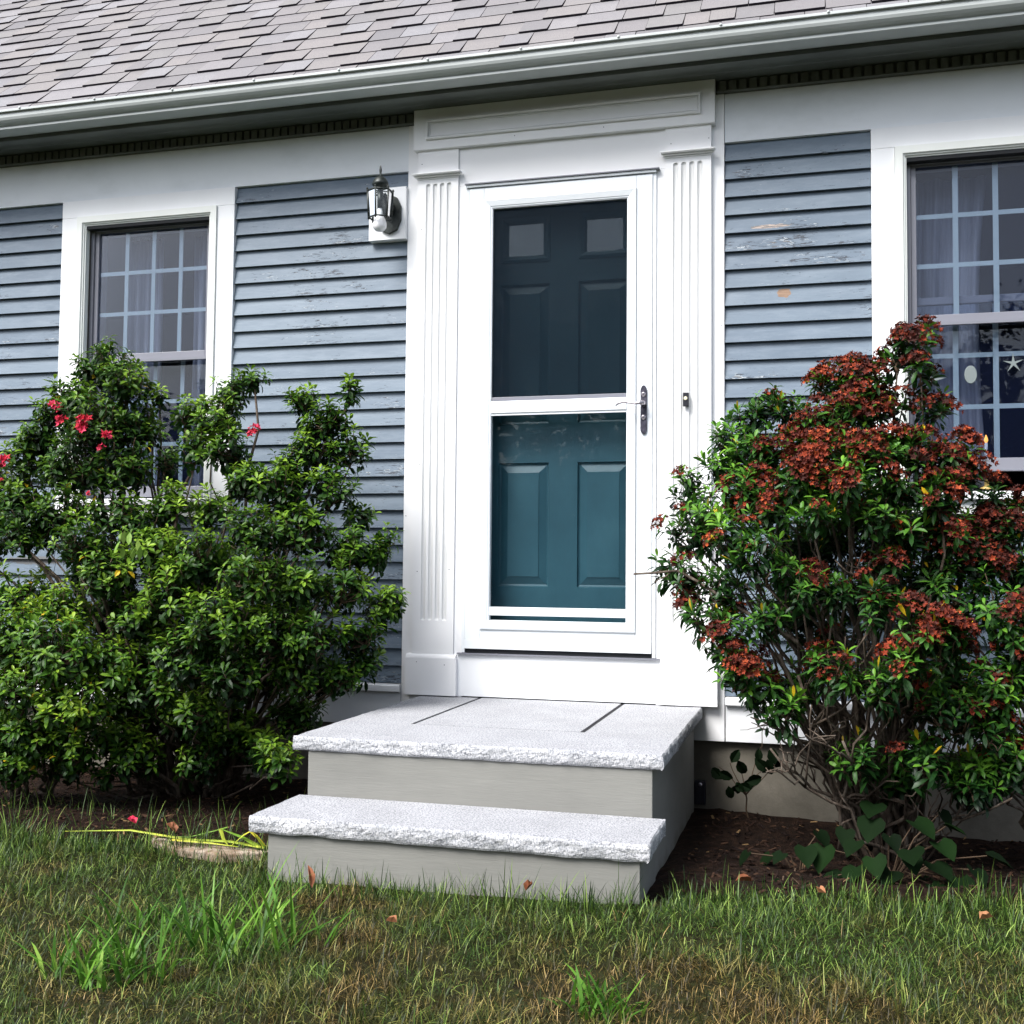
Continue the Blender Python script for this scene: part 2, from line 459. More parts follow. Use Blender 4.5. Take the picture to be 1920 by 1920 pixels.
n = NT('grass_blade', 0.5, 0.35)
rnd = n.attr('rnd'); hgt = n.attr('hgt')
patch = n.math('ADD', n.math('MULTIPLY', n.noise(2.2, 4, 0.62, loc=(1.7,0.6,0)), 0.62), n.math('MULTIPLY', n.noise(7.5, 3, 0.6), 0.38))
green = n.ramp(rnd, [(0.0, (0.008,0.024,0.004)), (0.45, (0.024,0.060,0.008)), (0.8, (0.085,0.160,0.020)), (1.0, (0.30,0.42,0.09))])
straw = n.ramp(rnd, [(0.0, (0.014,0.010,0.004)), (0.45, (0.055,0.040,0.011)), (0.8, (0.20,0.135,0.038)), (1.0, (0.50,0.34,0.13))])
dry = n.attr('dry')
gc = n.mix(n.ramp(n.math('ADD', n.math('MULTIPLY_ADD', patch, 1.7, -0.35), dry), [(0.46, (0,0,0)), (0.74, (1,1,1))]), green, straw)
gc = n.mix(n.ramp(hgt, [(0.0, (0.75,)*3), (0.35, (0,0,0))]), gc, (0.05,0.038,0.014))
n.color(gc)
tl = n.N('ShaderNodeBsdfTranslucent'); n.L(gc, tl.inputs[0])
mx = n.N('ShaderNodeMixShader'); mx.inputs[0].default_value = 0.25
n.L(n.b.outputs[0], mx.inputs[1]); n.L(tl.outputs[0], mx.inputs[2]); n.L(mx.outputs[0], n.out.inputs['Surface'])
M['grass'] = n.m
mat_leaf('coarse_grass', [(0.0, (0.03,0.09,0.010)), (0.4, (0.075,0.19,0.020)), (0.7, (0.15,0.31,0.035)), (0.92, (0.32,0.46,0.09))], False, 0.45, 0.3)

n = NT('lawn_ground', 0.95, 0.1)
n.color(n.ramp(n.noise(16, 6, 0.7), [(0.3, (0.008,0.007,0.003)), (0.5, (0.018,0.018,0.006)), (0.7, (0.018,0.028,0.008))])).bump(n.noise(40, 5, .7), 0.6, 0.01)
M['lawn'] = n.m
n = NT('mulch_soil', 0.95, 0.1)
n.color(n.ramp(n.noise(28, 6, 0.75), [(0.3, (0.005,0.003,0.0025)), (0.5, (0.015,0.008,0.005)), (0.75, (0.046,0.024,0.015))])).bump(n.noise(45, 6, .75), 1.0, 0.02)
M['mulch'] = n.m
n = NT('mulch_chip', 0.9, 0.15)
n.color(n.ramp(n.attr('rnd'), [(0.0, (0.006,0.003,0.0025)), (0.6, (0.022,0.011,0.007)), (0.94, (0.050,0.026,0.015)), (1.0, (0.22,0.14,0.065))]))
M['chip'] = n.m
n = NT('edging_stone', 0.85, 0.2)
n.color(n.mix(n.ramp(n.noise(30, 5, .7), [(0.4, (0.8,)*3), (0.55, (0,0,0))]), n.ramp(n.noise(6, 5, 0.7), [(0.3, (0.17,0.12,0.07)), (0.6, (0.38,0.32,0.26))]), (0.16,0.10,0.06))).bump(n.noise(30, 5, .7), 0.7, 0.008)
M['edging'] = n.m
M['wood_leafage'] = NT('far_foliage', 0.8, 0.1).color((0.022,0.045,0.016)).m

# ------------------------------------------------------------------ ground
def smooth(a, b, x):
    t = min(1, max(0, (x-a)/(b-a))); return t*t*(3-2*t)
def lawn_edge(x):
    """y of the back edge of the turf"""
    if x < -0.55: return -1.33 - 0.03*math.sin(x*3)
    if x < 0.62: return -1.62 - 0.01*math.sin(x*9)
    return -1.40 + 0.34*smooth(0.62, 1.9, x) + 0.03*math.sin(x*7)
def ground_z(x, y):
    e = lawn_edge(x)
    far = -0.43 - 0.06*smooth(0.3, 1.8, x)
    t = smooth(e-0.05, e+0.9, y)
    z = -0.388*(1-t) + far*t
    z += 0.028*math.exp(-((x-0.85)**2)/0.05-((y+0.35)**2)/0.12)
    z -= 0.016*smooth(0.8, 1.6, x)*(1-t)
    z += 0.020*math.exp(-((x-0.58)**2)/0.10-((y+1.68)**2)/0.05)
    z += 0.014*noise.noise(Vector((x*1.7, y*1.7, 0.3))) + 0.006*noise.noise(Vector((x*6, y*6, 4)))
    return z

def grid_sheet(xs, ys, fz, name, mat, **kw):
    vs = [(x, y, fz(x, y)) for y in ys for x in xs]
    nx = len(xs)
    fs = [(j*nx+i, j*nx+i+1, (j+1)*nx+i+1, (j+1)*nx+i) for j in range(len(ys)-1) for i in range(nx-1)]
    return link(name, new_mesh(name, vs, fs, [mat], True), **kw)

xs = [-60, -30, -15, -9] + list(np.arange(-6, 5.01, 0.1)) + [8, 15, 30, 60]
ys = [-90, -50, -30, -15, -9] + list(np.arange(-6, 0.11, 0.1)) + [6, 20, 60]
grid_sheet(xs, ys, ground_z, 'ground', M['lawn'], kind='structure')
# mulch bed sheet in front of the foundation
def bed(x0, x1, name):
    vs = []; nx = int((x1-x0)/0.05)+1; nyy = 24
    for j in range(nyy):
        for i in range(nx):
            x = x0 + (x1-x0)*i/(nx-1)
            e = lawn_edge(x) - 0.03 + 0.03*noise.noise(Vector((x*9, 1.1, 2)))
            y = e + (0.0 - e)*j/(nyy-1)
            vs.append((x, y, ground_z(x, y) + 0.010*smooth(0, 3, j) + 0.012*noise.noise(Vector((x*14, y*14, 7))) + 0.004))
    fs = [(j*nx+i, j*nx+i+1, (j+1)*nx+i+1, (j+1)*nx+i) for j in range(nyy-1) for i in range(nx-1)]
    link(name, new_mesh(name, vs, fs, [M['mulch']], True), kind='structure')
bed(-6, -0.50, 'mulch_bed')
bed(0.54, 5.0, 'mulch_bed')

# ------------------------------------------------------------------ the house
house = empty('house', (0, 0.3, -0.45), 'blue grey clapboard house with white trim and a shingled roof', 'house')
ZF, EXP = 2.3843, 0.0779
XL, XR = -5.2, 4.2
W1, W2 = -2.562, 1.306            # left edge of each window's outer casing
OPEN = [(W1+0.139, W1+0.819, 0.87, 2.257), (W2+0.137, W2+0.817, 0.87, 2.257), (-0.43, 0.43, 0.20, 2.29)]
# sheathing wall with openings
xe = sorted({XL, XR} | {v for o in OPEN for v in o[:2]})
ze = sorted({-0.14, 2.80} | {v for o in OPEN for v in o[2:]})
mb = MB()
for i in range(len(xe)-1):
    for j in range(len(ze)-1):
        cx, cz = (xe[i]+xe[i+1])/2, (ze[j]+ze[j+1])/2
        if any(a < cx < b and c < cz < d for a, b, c, d in OPEN): continue
        mb.box(xe[i], xe[i+1], 0.0, 0.13, ze[j], ze[j+1])
wall = mb.build('wall', M['room'], house)
# clapboards: one piece per course and bay
bays = [(XL, W1-0.001, 0), (W1+0.963, -0.719, 0), (0.7145, W2-0.001, 0), (W2+0.963, XR, 0), (W1+0.002, W1+0.960, 1), (W2+0.002, W2+0.960, 1)]
for bi, (a, b, under) in enumerate(bays):
    for k in range(30):
        zt, zb = ZF-k*EXP, ZF-(k+1)*EXP
        if under and zt > 0.84: continue
        j1, j2 = RNG.uniform(-.0012, .0012), RNG.uniform(-.0015, .0015)
        yb = -0.0245+j2
        prof = [(yb, zb+j1), (-0.002, zb+0.0015+j1), (-0.002, zt+0.006), (-0.0075, zt-0.0035), (yb+0.0008, zb+0.0035+j1)]
        a1 = a
        if bi == 1 and -2 < k < 4 and zb > 2.03:      # the lantern's mounting block cuts three boards short
            pass
        m_ = MB().prism_x(prof[::-1], a1, b)
        m_.build('clapboard', M['clapboard'], wall)
# corner: frieze boards, dentils, eave
for a, b in ((XL, -0.7175), (0.7135, XR)):
    MB().box(a, b, -0.024, -0.001, ZF+0.002, 2.5975).build('frieze_board', M['frieze'], house, 0.0015)
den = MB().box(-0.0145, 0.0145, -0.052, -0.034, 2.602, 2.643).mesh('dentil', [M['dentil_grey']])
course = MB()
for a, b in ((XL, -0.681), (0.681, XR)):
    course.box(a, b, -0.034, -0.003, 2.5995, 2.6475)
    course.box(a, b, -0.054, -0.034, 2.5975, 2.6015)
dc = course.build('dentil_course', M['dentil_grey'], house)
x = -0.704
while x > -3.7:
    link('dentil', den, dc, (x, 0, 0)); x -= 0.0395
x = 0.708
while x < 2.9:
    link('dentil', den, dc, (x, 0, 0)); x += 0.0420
MB().prism_x([(-0.001,2.6485),(-0.001,2.70),(-0.25,2.70),(-0.25,2.6305),(-0.244,2.629),(-0.205,2.629),(-0.196,2.634),(-0.19,2.640),(-0.178,2.643),(-0.172,2.650),(-0.12,2.6505),(-0.115,2.6485)][::-1], XL, XR).build('soffit', M['eave_shade_grey'], house)
MB().box(XL, XR, -0.2495, -0.228, 2.7005, 2.775).build('fascia', M['white_trim'], house)
# gutter: K profile as a folded sheet
outer = [(-0.252,2.742),(-0.252,2.652),(-0.256,2.6475),(-0.3385,2.6475),(-0.340,2.649),(-0.340,2.6565),(-0.3345,2.658),(-0.3345,2.6625),(-0.345,2.6665),(-0.356,2.673),(-0.3645,2.682),(-0.369,2.693),(-0.3695,2.704),(-0.3665,2.7115),(-0.366,2.716),(-0.3795,2.717),(-0.3795,2.7265),(-0.377,2.7285),(-0.365,2.7285),(-0.364,2.722)]
inner = [(-0.364+0.0,2.7205),(-0.363,2.716),(-0.3655,2.704),(-0.365,2.694),(-0.361,2.685),(-0.353,2.677),(-0.343,2.670),(-0.3315,2.665),(-0.3315,2.653),(-0.256,2.6505),(-0.2545,2.742)]
g = MB().prism_x((outer+inner), XL-0.1, XR+0.1)
g.build('gutter', M['gutter'], house, smooth=False)
gut = bpy.data.objects['gutter']
screw = MB().lathe([(0.0055,-0.004),(0.0055,0.003),(0.003,0.0045)], n=8, axis='y').mesh('gutter_screw', [M['gutter']], True)
xs_ = -2.55
while xs_ < 1.7:
    link('gutter_screw', screw, gut, (xs_, -0.3795, 2.7265)); xs_ += 0.4095

# roof
roof = MB()
rz = lambda y: 2.735 + (y+0.27)
roof.add([(XL-.1,-0.30,2.70),(XR+.1,-0.30,2.70),(XR+.1,3.4,6.40),(XL-.1,3.4,6.40)], [(0,1,2,3)])
roof.add([(XL-.1,3.4,6.40),(XR+.1,3.4,6.40),(XR+.1,7.4,2.40),(XL-.1,7.4,2.40)], [(0,1,2,3)])
roof.add([(XL,0.13,2.8),(XL,7.1,2.7),(XL,3.4,6.38)], [(0,1,2)])
roof.add([(XR,0.13,2.8),(XR,7.1,2.7),(XR,3.4,6.38)], [(0,1,2)])
roof_o = roof.build('roof', M['shingle_edge'], house)
MB().box(XL-.1, XR+.1, -0.302, -0.25, 2.728, 2.734).build('drip_edge', M['gutter'], roof_o)
# shingles: individual laminated tabs where the photograph shows them
SQ = math.sqrt(0.5)
STEP = 0.1477
def tab_mesh(w, thick, slant, band):
    """local frame: x along the eave, y up the slope, z off the roof"""
    L = STEP+0.03
    v = [(0,0,0),(w,0,0),(w+slant,L,0),(slant,L,0),(0.001,0.0,thick),(w-0.001,0.0,thick),(w+slant,L,0.0008),(slant,L,0.0008)]
    # extra row so that the shadow band colour sits near the upper edge
    ym = STEP*0.62; zm = thick*(1-ym/L)
    v += [(slant*ym/L,ym,0),(w+slant*ym/L,ym,0),(slant*ym/L,ym,zm),(w+slant*ym/L,ym,zm)]
    f = [(0,1,5,4),(4,5,11,10),(10,11,6,7),(0,4,10,8),(8,10,7,3),(1,9,11,5),(9,2,6,11)]
    me = new_mesh('shingle', v, f, [M['shingle'], M['shingle_edge']])
    me.polygons.foreach_set('material_index', [1,0,0,1,1,1,1])
    a = me.attributes.new('rnd', 'FLOAT', 'POINT'); a.data.foreach_set('value', [RNG.random()]*12)
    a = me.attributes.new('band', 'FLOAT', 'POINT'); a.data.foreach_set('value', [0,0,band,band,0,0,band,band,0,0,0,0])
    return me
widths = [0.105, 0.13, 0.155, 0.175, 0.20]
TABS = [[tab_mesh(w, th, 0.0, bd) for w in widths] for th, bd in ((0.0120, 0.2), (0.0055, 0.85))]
rot = Matrix.Rotation(math.radians(45), 4, 'X')
fv, ff, fr, fb, fm = [], [], [], [], []
rr = random.Random(21)
n_tab = 0
for c in range(0, 35):
    s = 0.006 + c*STEP
    y0 = -0.27 + s*SQ; z0 = rz(y0) + 0.0
    x = XL - 0.1 - rr.random()*0.2
    hi = rr.random() < .5
    while x < XR+0.1:
        k = rr.randrange(5); w = widths[k]
        me = TABS[0 if hi else 1][k]
        ymid = y0
        vis = (ymid < 1.19 + (x+w/2+4.04)*(-0.2629) + 0.12) and (x+w > -2.79-(ymid+0.23)*0.88-0.1) and x < 1.75
        tilt = rr.uniform(-0.004, 0.004)
        mat = Matrix.Translation((x, y0 - 0.0015, z0 + 0.0015)) @ rot @ Matrix.Rotation(tilt, 4, 'Z')
        if vis and n_tab < 300:
            o = link('shingle', me, roof_o)
            o.matrix_basis = mat
            n_tab += 1
        else:
            b = len(fv)
            for v in me.vertices: fv.append(tuple(mat @ v.co))
            for p_ in me.polygons: ff.append(tuple(b+i for i in p_.vertices)); fm.append(p_.material_index)
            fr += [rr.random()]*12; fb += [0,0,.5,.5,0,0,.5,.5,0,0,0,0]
        x += w + 0.0025
        hi = (not hi) if rr.random() < 0.8 else hi
me = new_mesh('shingle_field', fv, ff, [M['shingle'], M['shingle_edge']])
me.polygons.foreach_set('material_index', fm)
for nm, arr in (('rnd', fr), ('band', fb)):
    a = me.attributes.new(nm, 'FLOAT', 'POINT'); a.data.foreach_set('value', arr)
link('shingle_field', me, roof_o, kind='stuff')

# water table, skirt, foundation
for a, b in ((XL, -0.7205), (0.7165, XR)):
    MB().prism_x([(-0.002,0.046),(-0.002,0.008),(-0.044,0.008),(-0.048,0.012),(-0.048,0.036),(-0.044,0.041)], a, b).build('water_table', M['white_trim'], house, 0.001)
    MB().box(a, b, -0.026, -0.002, -0.141, 0.0075).build('skirt_board', M['white_trim'], house, 0.0015)
MB().box(XL, XR, 0.006, 0.25, -0.9, -0.1405).build('foundation', M['concrete'], house)
# dark room behind the glass
r = MB()
r.add([(XL,0.131,-.1),(XR,0.131,-.1),(XR,3.2,-.1),(XL,3.2,-.1),(XL,0.131,2.6),(XR,0.131,2.6),(XR,3.2,2.6),(XL,3.2,2.6)],
      [(0,1,2,3),(7,6,5,4),(2,6,7,3),(0,3,7,4),(1,5,6,2)])
r.build('room', M['room'], house)

# ------------------------------------------------------------------ windows
def window(x0, raise_):
    f = MB()
    x1 = x0+0.962
    # outer casing
    f.box(x0, x1, -0.034, -0.002, 2.299, ZF)
    f.box(x0, x0+0.0915, -0.034, -0.002, 0.855, 2.2985)
    f.box(x1-0.0915, x1, -0.034, -0.002, 0.855, 2.2985)
    w = f.build('window', M['white_trim'], house, 0.0012)
    # brick mould, stepped
    b = MB()
    b.ring(x0+0.092, x1-0.092, 0.80, 2.2985, [(0,-0.002),(0,-0.044),(0.030,-0.044),(0.034,-0.036),(0.038,-0.036),(0.038,-0.029),(0.045,-0.029),(0.045,0.03),(0.045,0.12)])
    b.build('window_frame', M['brick_mould'], w)
    ox0, ox1 = x0+0.137, x1-0.137
    # jambs inside
    j = MB()
    j.box(ox0+0.0005, ox0+0.018, 0.012, 0.125, 0.895, 2.252)
    j.box(ox1-0.018, ox1-0.0005, 0.012, 0.125, 0.895, 2.252)
    j.box(ox0+0.0185, ox1-0.0185, 0.012, 0.125, 2.236, 2.252)
    j.build('jamb', M['vinyl_sash'], w)
    MB().box(ox0+0.0005, ox1-0.0005, -0.027, 0.011, 2.2375, 2.2525).build('head_strip', M['dark_gap'], w)  # dark strip across the head of the opening
    s = MB()
    s.prism_x([(-0.062,0.855),(-0.062,0.880),(-0.02,0.890),(0.12,0.897),(0.12,0.855)][::-1], x0+0.094, x1-0.094)
    s.box(x0, x1, -0.040, -0.002, 0.818, 0.8535)
    s.build('sill', M['white_trim'], w, 0.0012)
    gx0, gx1 = ox0+0.020, ox1-0.020
    def sash(y, zb, zt, rb, rt):
        st = 0.020
        m = MB()
        m.box(gx0, gx0+st, y, y+0.030, zb, zt)
        m.box(gx1-st, gx1, y, y+0.030, zb, zt)
        m.box(gx0+st+.0003, gx1-st-.0003, y, y+0.030, zb, zb+rb)
        m.box(gx0+st+.0003, gx1-st-.0003, y, y+0.030, zt-rt, zt)
        so = m.build('sash', M['vinyl_sash'], w, 0.0015)
        a, b_, c, d = gx0+st, gx1-st, zb+rb, zt-rt
        MB().box(a, b_, y+0.010, y+0.013, c, d).build('pane', M['window_glass'], w)
        hy = y+0.016
        wd = (b_-a); ht = d-c
        for q in (1, 2, 3):
            cx = a + wd*q/4 if True else 0
            MB().box(cx-0.0105, cx+0.0105, hy, hy+0.006, c+.0005, d-.0005).build('muntin', M['grille'], w)
        for q in (1, 2):
            cz = c + ht*q/3
            for e in range(4):
                l = a + wd*e/4 + (0.0108 if e else 0.0005); r_ = a + wd*(e+1)/4 - (0.0108 if e < 3 else 0.0005)
                MB().box(l, r_, hy+.0006, hy+0.0054, cz-0.0095, cz+0.0095).build('muntin', M['grille'], w)
    sash(0.022, 1.580, 2.250, 0.032, 0.022)
    sash(0.060, 0.902+raise_, 1.618+raise_, 0.052, 0.030)
    MB().box(gx0+.001, gx1-.001, 0.020-0.016, 0.0215, 1.566, 1.5795).build('check_rail', M['vinyl_sash'], w)
    return w
window(W1, 0.0)
window(W2, 0.075)

# curtains, one pair per window
def curtain(xa, xb, ztop, zbot, y, seed, label, sweep=0.0):
    q = random.Random(seed)
    ph = q.random()*6
    nx, nz = 46, 14
    vs = []
    for j in range(nz):
        t = j/(nz-1); z = ztop + (zbot-ztop)*t
        for i in range(nx):
            u = i/(nx-1)
            xw = xa + (xb-xa)*(u*(1-sweep*t*(1-t)*1.6))
            vs.append((xw, y + 0.018*math.sin(u*23+ph+0.7*math.sin(t*4)) + 0.008*math.sin(u*51+ph), z))
    fs = [(j*nx+i, j*nx+i+1, (j+1)*nx+i+1, (j+1)*nx+i) for j in range(nz-1) for i in range(nx-1)]
    o = link('curtain', new_mesh('curtain', vs, fs, [M['curtain']], True), label=label, cat='curtain', group='curtains behind the window panes')
    md = o.modifiers.new('cloth', 'SOLIDIFY'); md.thickness = 0.002
curtain(-2.38, -2.14, 2.24, 0.90, 0.22, 1, 'narrow pale curtain at the left side inside the left window')
curtain(-1.96, -1.70, 2.24, 0.90, 0.22, 2, 'pale curtain at the right side inside the left window')
curtain(1.44, 1.78, 2.24, 0.90, 0.24, 3, 'pale curtain hanging at the left side inside the right window', 0.25)

# ornaments and candle in the right window
def disc(name, c, rx, rzv, y0, y1, mat, **kw):
    n_ = 18
    return MB().prism_y([(c[0]+rx*math.cos(a), c[1]+rzv*math.sin(a)) for a in [2*math.pi*i/n_ for i in range(n_)]], y0, y1).build(name, mat, None, 0.002, **kw)
disc('sand_dollar', (1.688, 1.368), 0.024, 0.037, 0.050, 0.057, M['shell'], label='oval white shell ornament hanging in a pane of the right window', cat='ornament')
def star(cx, cz, r, rot_, label, ra=5):
    p = []
    for i in range(ra*2):
        a = rot_ + math.pi*i/ra
        rr_ = r if i % 2 == 0 else r*0.22
        p.append((cx+rr_*math.cos(a), cz+rr_*math.sin(a)))
    MB().prism_y(p, 0.050, 0.056).build('starfish', M['shell'], None, label=label, cat='ornament', group='starfish hung in the right window')
star(1.848, 1.408, 0.040, 0.35, 'small thin starfish hanging at the far right of the window')
star(1.548, 1.352, 0.046, 0.15, 'starfish ornament partly behind the red flowered shrub')
cd = empty('window_candle', (1.752, 0.118, 0.905), 'thin electric candle with an amber flame inside the right window', 'candle')
MB().lathe([(0.026,0.0),(0.026,0.006),(0.010,0.014),(0.009,0.04)], (1.752,0.118,0.906), 12).build('candle_base', M['brass'], cd, smooth=True)
MB().lathe([(0.0065,0.0),(0.0065,0.150)], (1.752,0.118,0.9465), 10).build('candle_stick', M['bulb'], cd, smooth=True)
MB().lathe([(0.004,0.0),(0.0085,0.010),(0.006,0.020),(0.001,0.032)], (1.752,0.118,1.097), 10).build('flame_bulb', M['flame'], cd, smooth=True)

# ------------------------------------------------------------------ door surround
sur = MB()
sur.box(-0.7165, -0.4285, -0.030, -0.002, -0.141, 2.596)
sur.box(0.4285, 0.7125, -0.030, -0.002, -0.141, 2.596)
sur.box(-0.428, 0.428, -0.030, -0.002, 2.288, 2.596)
surround = sur.build('door_surround', M['white_pilaster'], house, 0.0015)
MB().box(-0.677, 0.677, -0.072, -0.0305, 2.4605, 2.6475).build('entablature', M['white_pilaster'], surround, 0.002)
pm = MB()
pm.ring(-0.616, 0.618, 2.503, 2.594, [(0,-0.0725),(0.001,-0.086),(0.008,-0.088),(0.012,-0.082),(0.0125,-0.0725)])
pm.ring(-0.600, 0.602, 2.519, 2.578, [(0,-0.0725),(0.0,-0.0765),(0.0035,-0.0765),(0.0035,-0.0725)])
pm.build('panel_moulding', M['white_pilaster'], surround)
MB().box(-0.4655, 0.4655, -0.046, -0.0305, 2.288, 2.4603).build('door_header', M['white_pilaster'], surround, 0.001)
for sgn in (-1, 1):
    a, b = sorted((sgn*0.4285, sgn*0.4655))
    MB().box(a, b, -0.046, -0.0305, 0.001, 2.2875).build('door_casing', M['white_pilaster'], surround, 0.001)
def pilaster(xa, xb, f0, f1, cap0, cap1, base0, base1):
    yf = -0.056; n_fl = 4; rw = 0.0107; pitch = (f1-f0-2*rw)/(n_fl-1); zb, zt = 0.333, 2.306
    cs = [f0+rw+pitch*i for i in range(n_fl)]
    xs = [xa]
    for c in cs:
        xs += [c-rw-0.0006, c-rw, c-rw*0.75, c-rw*0.35, c, c+rw*0.35, c+rw*0.75, c+rw, c+rw+0.0006]
    xs += [xb]
    zs = [0.1855, zb-0.004] + [zb+rw*t for t in (0,.15,.35,.6,1,1.3)] + list(np.linspace(zb+0.05, zt-0.05, 8)) + [zt-rw*t for t in (1.3,1,.6,.35,.15,0)] + [zt+0.004, 2.4603]
    def yy(x, z):
        for c in cs:
            zz = min(max(z, zb+rw), zt-rw)
            d = math.hypot(x-c, z-zz)
            if d < rw: return yf + 0.0085*math.sqrt(max(0, 1-(d/rw)**2))
        return yf
    m = MB()
    nx = len(xs)
    vs = [(x, yy(x, z), z) for z in zs for x in xs]
    fs = [(j*nx+i, j*nx+i+1, (j+1)*nx+i+1, (j+1)*nx+i) for j in range(len(zs)-1) for i in range(nx-1)]
    for f_ in fs:
        m.add([vs[i] for i in f_], [(0,1,2,3)], 1 if max(vs[i][1] for i in f_) > yf+0.004 else 0)
    z0, z1 = zs[0], zs[-1]
    m.add([(xa,yf,z0),(xa,-0.0305,z0),(xa,-0.0305,z1),(xa,yf,z1)], [(0,3,2,1)])
    m.add([(xb,yf,z0),(xb,-0.0305,z0),(xb,-0.0305,z1),(xb,yf,z1)], [(0,1,2,3)])
    p = m.build('pilaster', [M['white_pilaster'], M['flute_paint']], surround)
    c_ = MB()
    # capital moulding, flared
    for (e, y, za, zc) in ((0.004, 0.060, 2.3265, 2.3345), (0.012, 0.072, 2.335, 2.3415), (0.019, 0.090, 2.342, 2.3495)):
        c_.box(xa-e*(0.95), xb+e, -y, yf+0.002, za, zc)
    c_.build('capital', M['white_pilaster'], surround, 0.003)
    bb = MB()
    bb.box(base0, base1, -0.070, -0.0305, 0.0045, 0.1685)
    bb.prism_x([(-0.070,0.1687),(-0.066,0.178),(-0.060,0.185),(-0.0305,0.1853),(-0.0305,0.1687)][::-1], base0+0.003, base1-0.003)
    bb.build('plinth', M['white_pilaster'], surround, 0.001)
pilaster(-0.660, -0.466, -0.620, -0.499, 0, 0, -0.6862, -0.4475)
pilaster(0.466, 0.660, 0.499, 0.623, 0, 0, 0.4475, 0.6862)
nh = MB()
for (x, z, y) in [(-0.635,1.42,-.0565),(-0.488,1.42,-.0565),(-0.635,1.03,-.0565),(-0.488,1.03,-.0565),(-0.638,0.55,-.0565),(-0.488,0.56,-.0565),(0.483,1.42,-.0565),(0.642,1.42,-.0565),(0.483,1.17,-.0565),(0.643,1.17,-.0565),(0.483,1.95,-.0565),(0.643,1.95,-.0565),(0.505,0.14,-.0705),(0.655,0.15,-.0705),(-0.50,0.14,-.0705),(-0.63,0.15,-.0705),(-0.64,2.1,-.0565),(-0.488,2.1,-.0565),(0.70,1.6,-.0305),(0.70,0.9,-.0305),(-0.705,1.25,-.0305),(-0.705,0.8,-.0305),(-0.64,2.40,-.0565),(0.65,2.40,-.0565),(0.49,2.39,-.0565),(-0.2,2.485,-.0725),(0.2,2.485,-.0725)]:
    nh.lathe([(0.0022,0.0),(0.0022,0.0008)], (x, y, z), 6, 'y')
nh.build('nail_heads', M['aged_plate'], surround, kind='stuff')
MB().box(-0.4465, 0.4465, -0.047, -0.003, 0.0045, 0.1885).build('kick_board', M['white_trim'], surround, 0.001)
MB().box(-0.4465, 0.4465, -0.062, -0.003, 0.189, 0.1945).build('threshold', M['vinyl_sash'], surround)

# ------------------------------------------------------------------ inner door
d0, d1, dz0, dz1 = -0.4275, 0.4275, 0.2005, 2.2875
YD = 0.060
door = MB()
px = [(-0.297, -0.0655), (0.0655, 0.297)]
pz = [(0.487, 1.040), (1.215, 1.850), (1.950, 2.165)]
xed = [d0] + [v for p in px for v in p] + [d1]
zed = [dz0] + [v for p in pz for v in p] + [dz1]
for i in range(5):
    for j in range(7):
        if i % 2 == 1 and j % 2 == 1: continue
        door.add([(xed[i],YD,zed[j]),(xed[i+1],YD,zed[j]),(xed[i+1],YD,zed[j+1]),(xed[i],YD,zed[j+1])], [(0,1,2,3)])
door.add([(d0,YD+.04,dz0),(d1,YD+.04,dz0),(d1,YD+.04,dz1),(d0,YD+.04,dz1)], [(3,2,1,0)])
fd = door.build('front_door', M['teal'], house)
for (a, b) in px:
    for k, (c, d) in enumerate(pz[:2]):
        m = MB()
        st = [(0,YD),(0.004,YD+0.011),(0.010,YD+0.013),(0.014,YD+0.012),(0.044,YD+0.002),(0.0445,YD-0.0005),(0.048,YD-0.0005)]
        m.ring(a, b, c, d, st)
        m.add([(a+.048,YD-.0005,c+.048),(b-.048,YD-.0005,c+.048),(b-.048,YD-.0005,d-.048),(a+.048,YD-.0005,d-.048)], [(0,1,2,3)])
        m.build('door_panel', M['teal'], fd)
    c, d = pz[2]
    m = MB()
    m.ring(a, b, c, d, [(0,YD),(0.0,YD-0.006),(0.012,YD-0.010),(0.024,YD-0.004),(0.034,YD+0.010),(0.034,YD+0.02)])
    m.build('lite_frame', M['teal'], fd)
    MB().box(a+.03, b-.03, YD+.015, YD+.019, c+.03, d-.03).build('door_lite', M['door_lite_glass'], fd)

# ------------------------------------------------------------------ storm door
sd = MB()
# side and head frame fixed to the casing
sd.box(-0.428, -0.4135, -0.054, -0.0305, 0.196, 2.2705)
sd.box(0.4135, 0.428, -0.054, -0.0305, 0.196, 2.2705)
sd.box(-0.428, 0.428, -0.066, -0.0305, 2.271, 2.282)
sdf = sd.build('storm_door', M['storm_white'], house, 0.001)
MB().box(-0.430, 0.442, -0.074, -0.0465, 2.2825, 2.2870).build('drip_cap', M['vinyl_sash'], sdf)
YS = -0.058
leaf = MB()
GX, GZ0, GZ1 = 0.302, 0.344, 2.172
leaf.box(-0.412, -0.343, YS, -0.026, 0.257, 2.266)
leaf.box(0.343, 0.412, YS, -0.026, 0.257, 2.266)
leaf.box(-0.3425, 0.3425, YS, -0.026, 2.2105, 2.266)
leaf.box(-0.3425, 0.3425, YS, -0.026, 0.257, 0.300)
leaf.box(-0.412, 0.412, YS-0.003, -0.028, 0.214, 0.2565)
leaf.build('door_leaf', M['storm_white'], sdf, 0.0015)
m = MB()
m.ring(-0.3425, 0.3425, 0.3005, 2.210, [(0,YS+0.001),(0.0,YS-0.007),(0.006,YS-0.009),(0.030,YS-0.004),(0.033,YS-0.001),(0.0365,YS-0.001),(0.0365,YS+0.002),(0.0405,YS+0.002),(0.0405,YS+0.03)])
m.build('glazing_frame', M['storm_white'], sdf)
m = MB()
m.prism_x([(YS+0.004,1.247),(YS-0.002,1.252),(YS-0.002,1.298),(YS+0.003,1.304),(YS+0.022,1.304),(YS+0.022,1.247)][::-1], -0.3015, 0.3015)
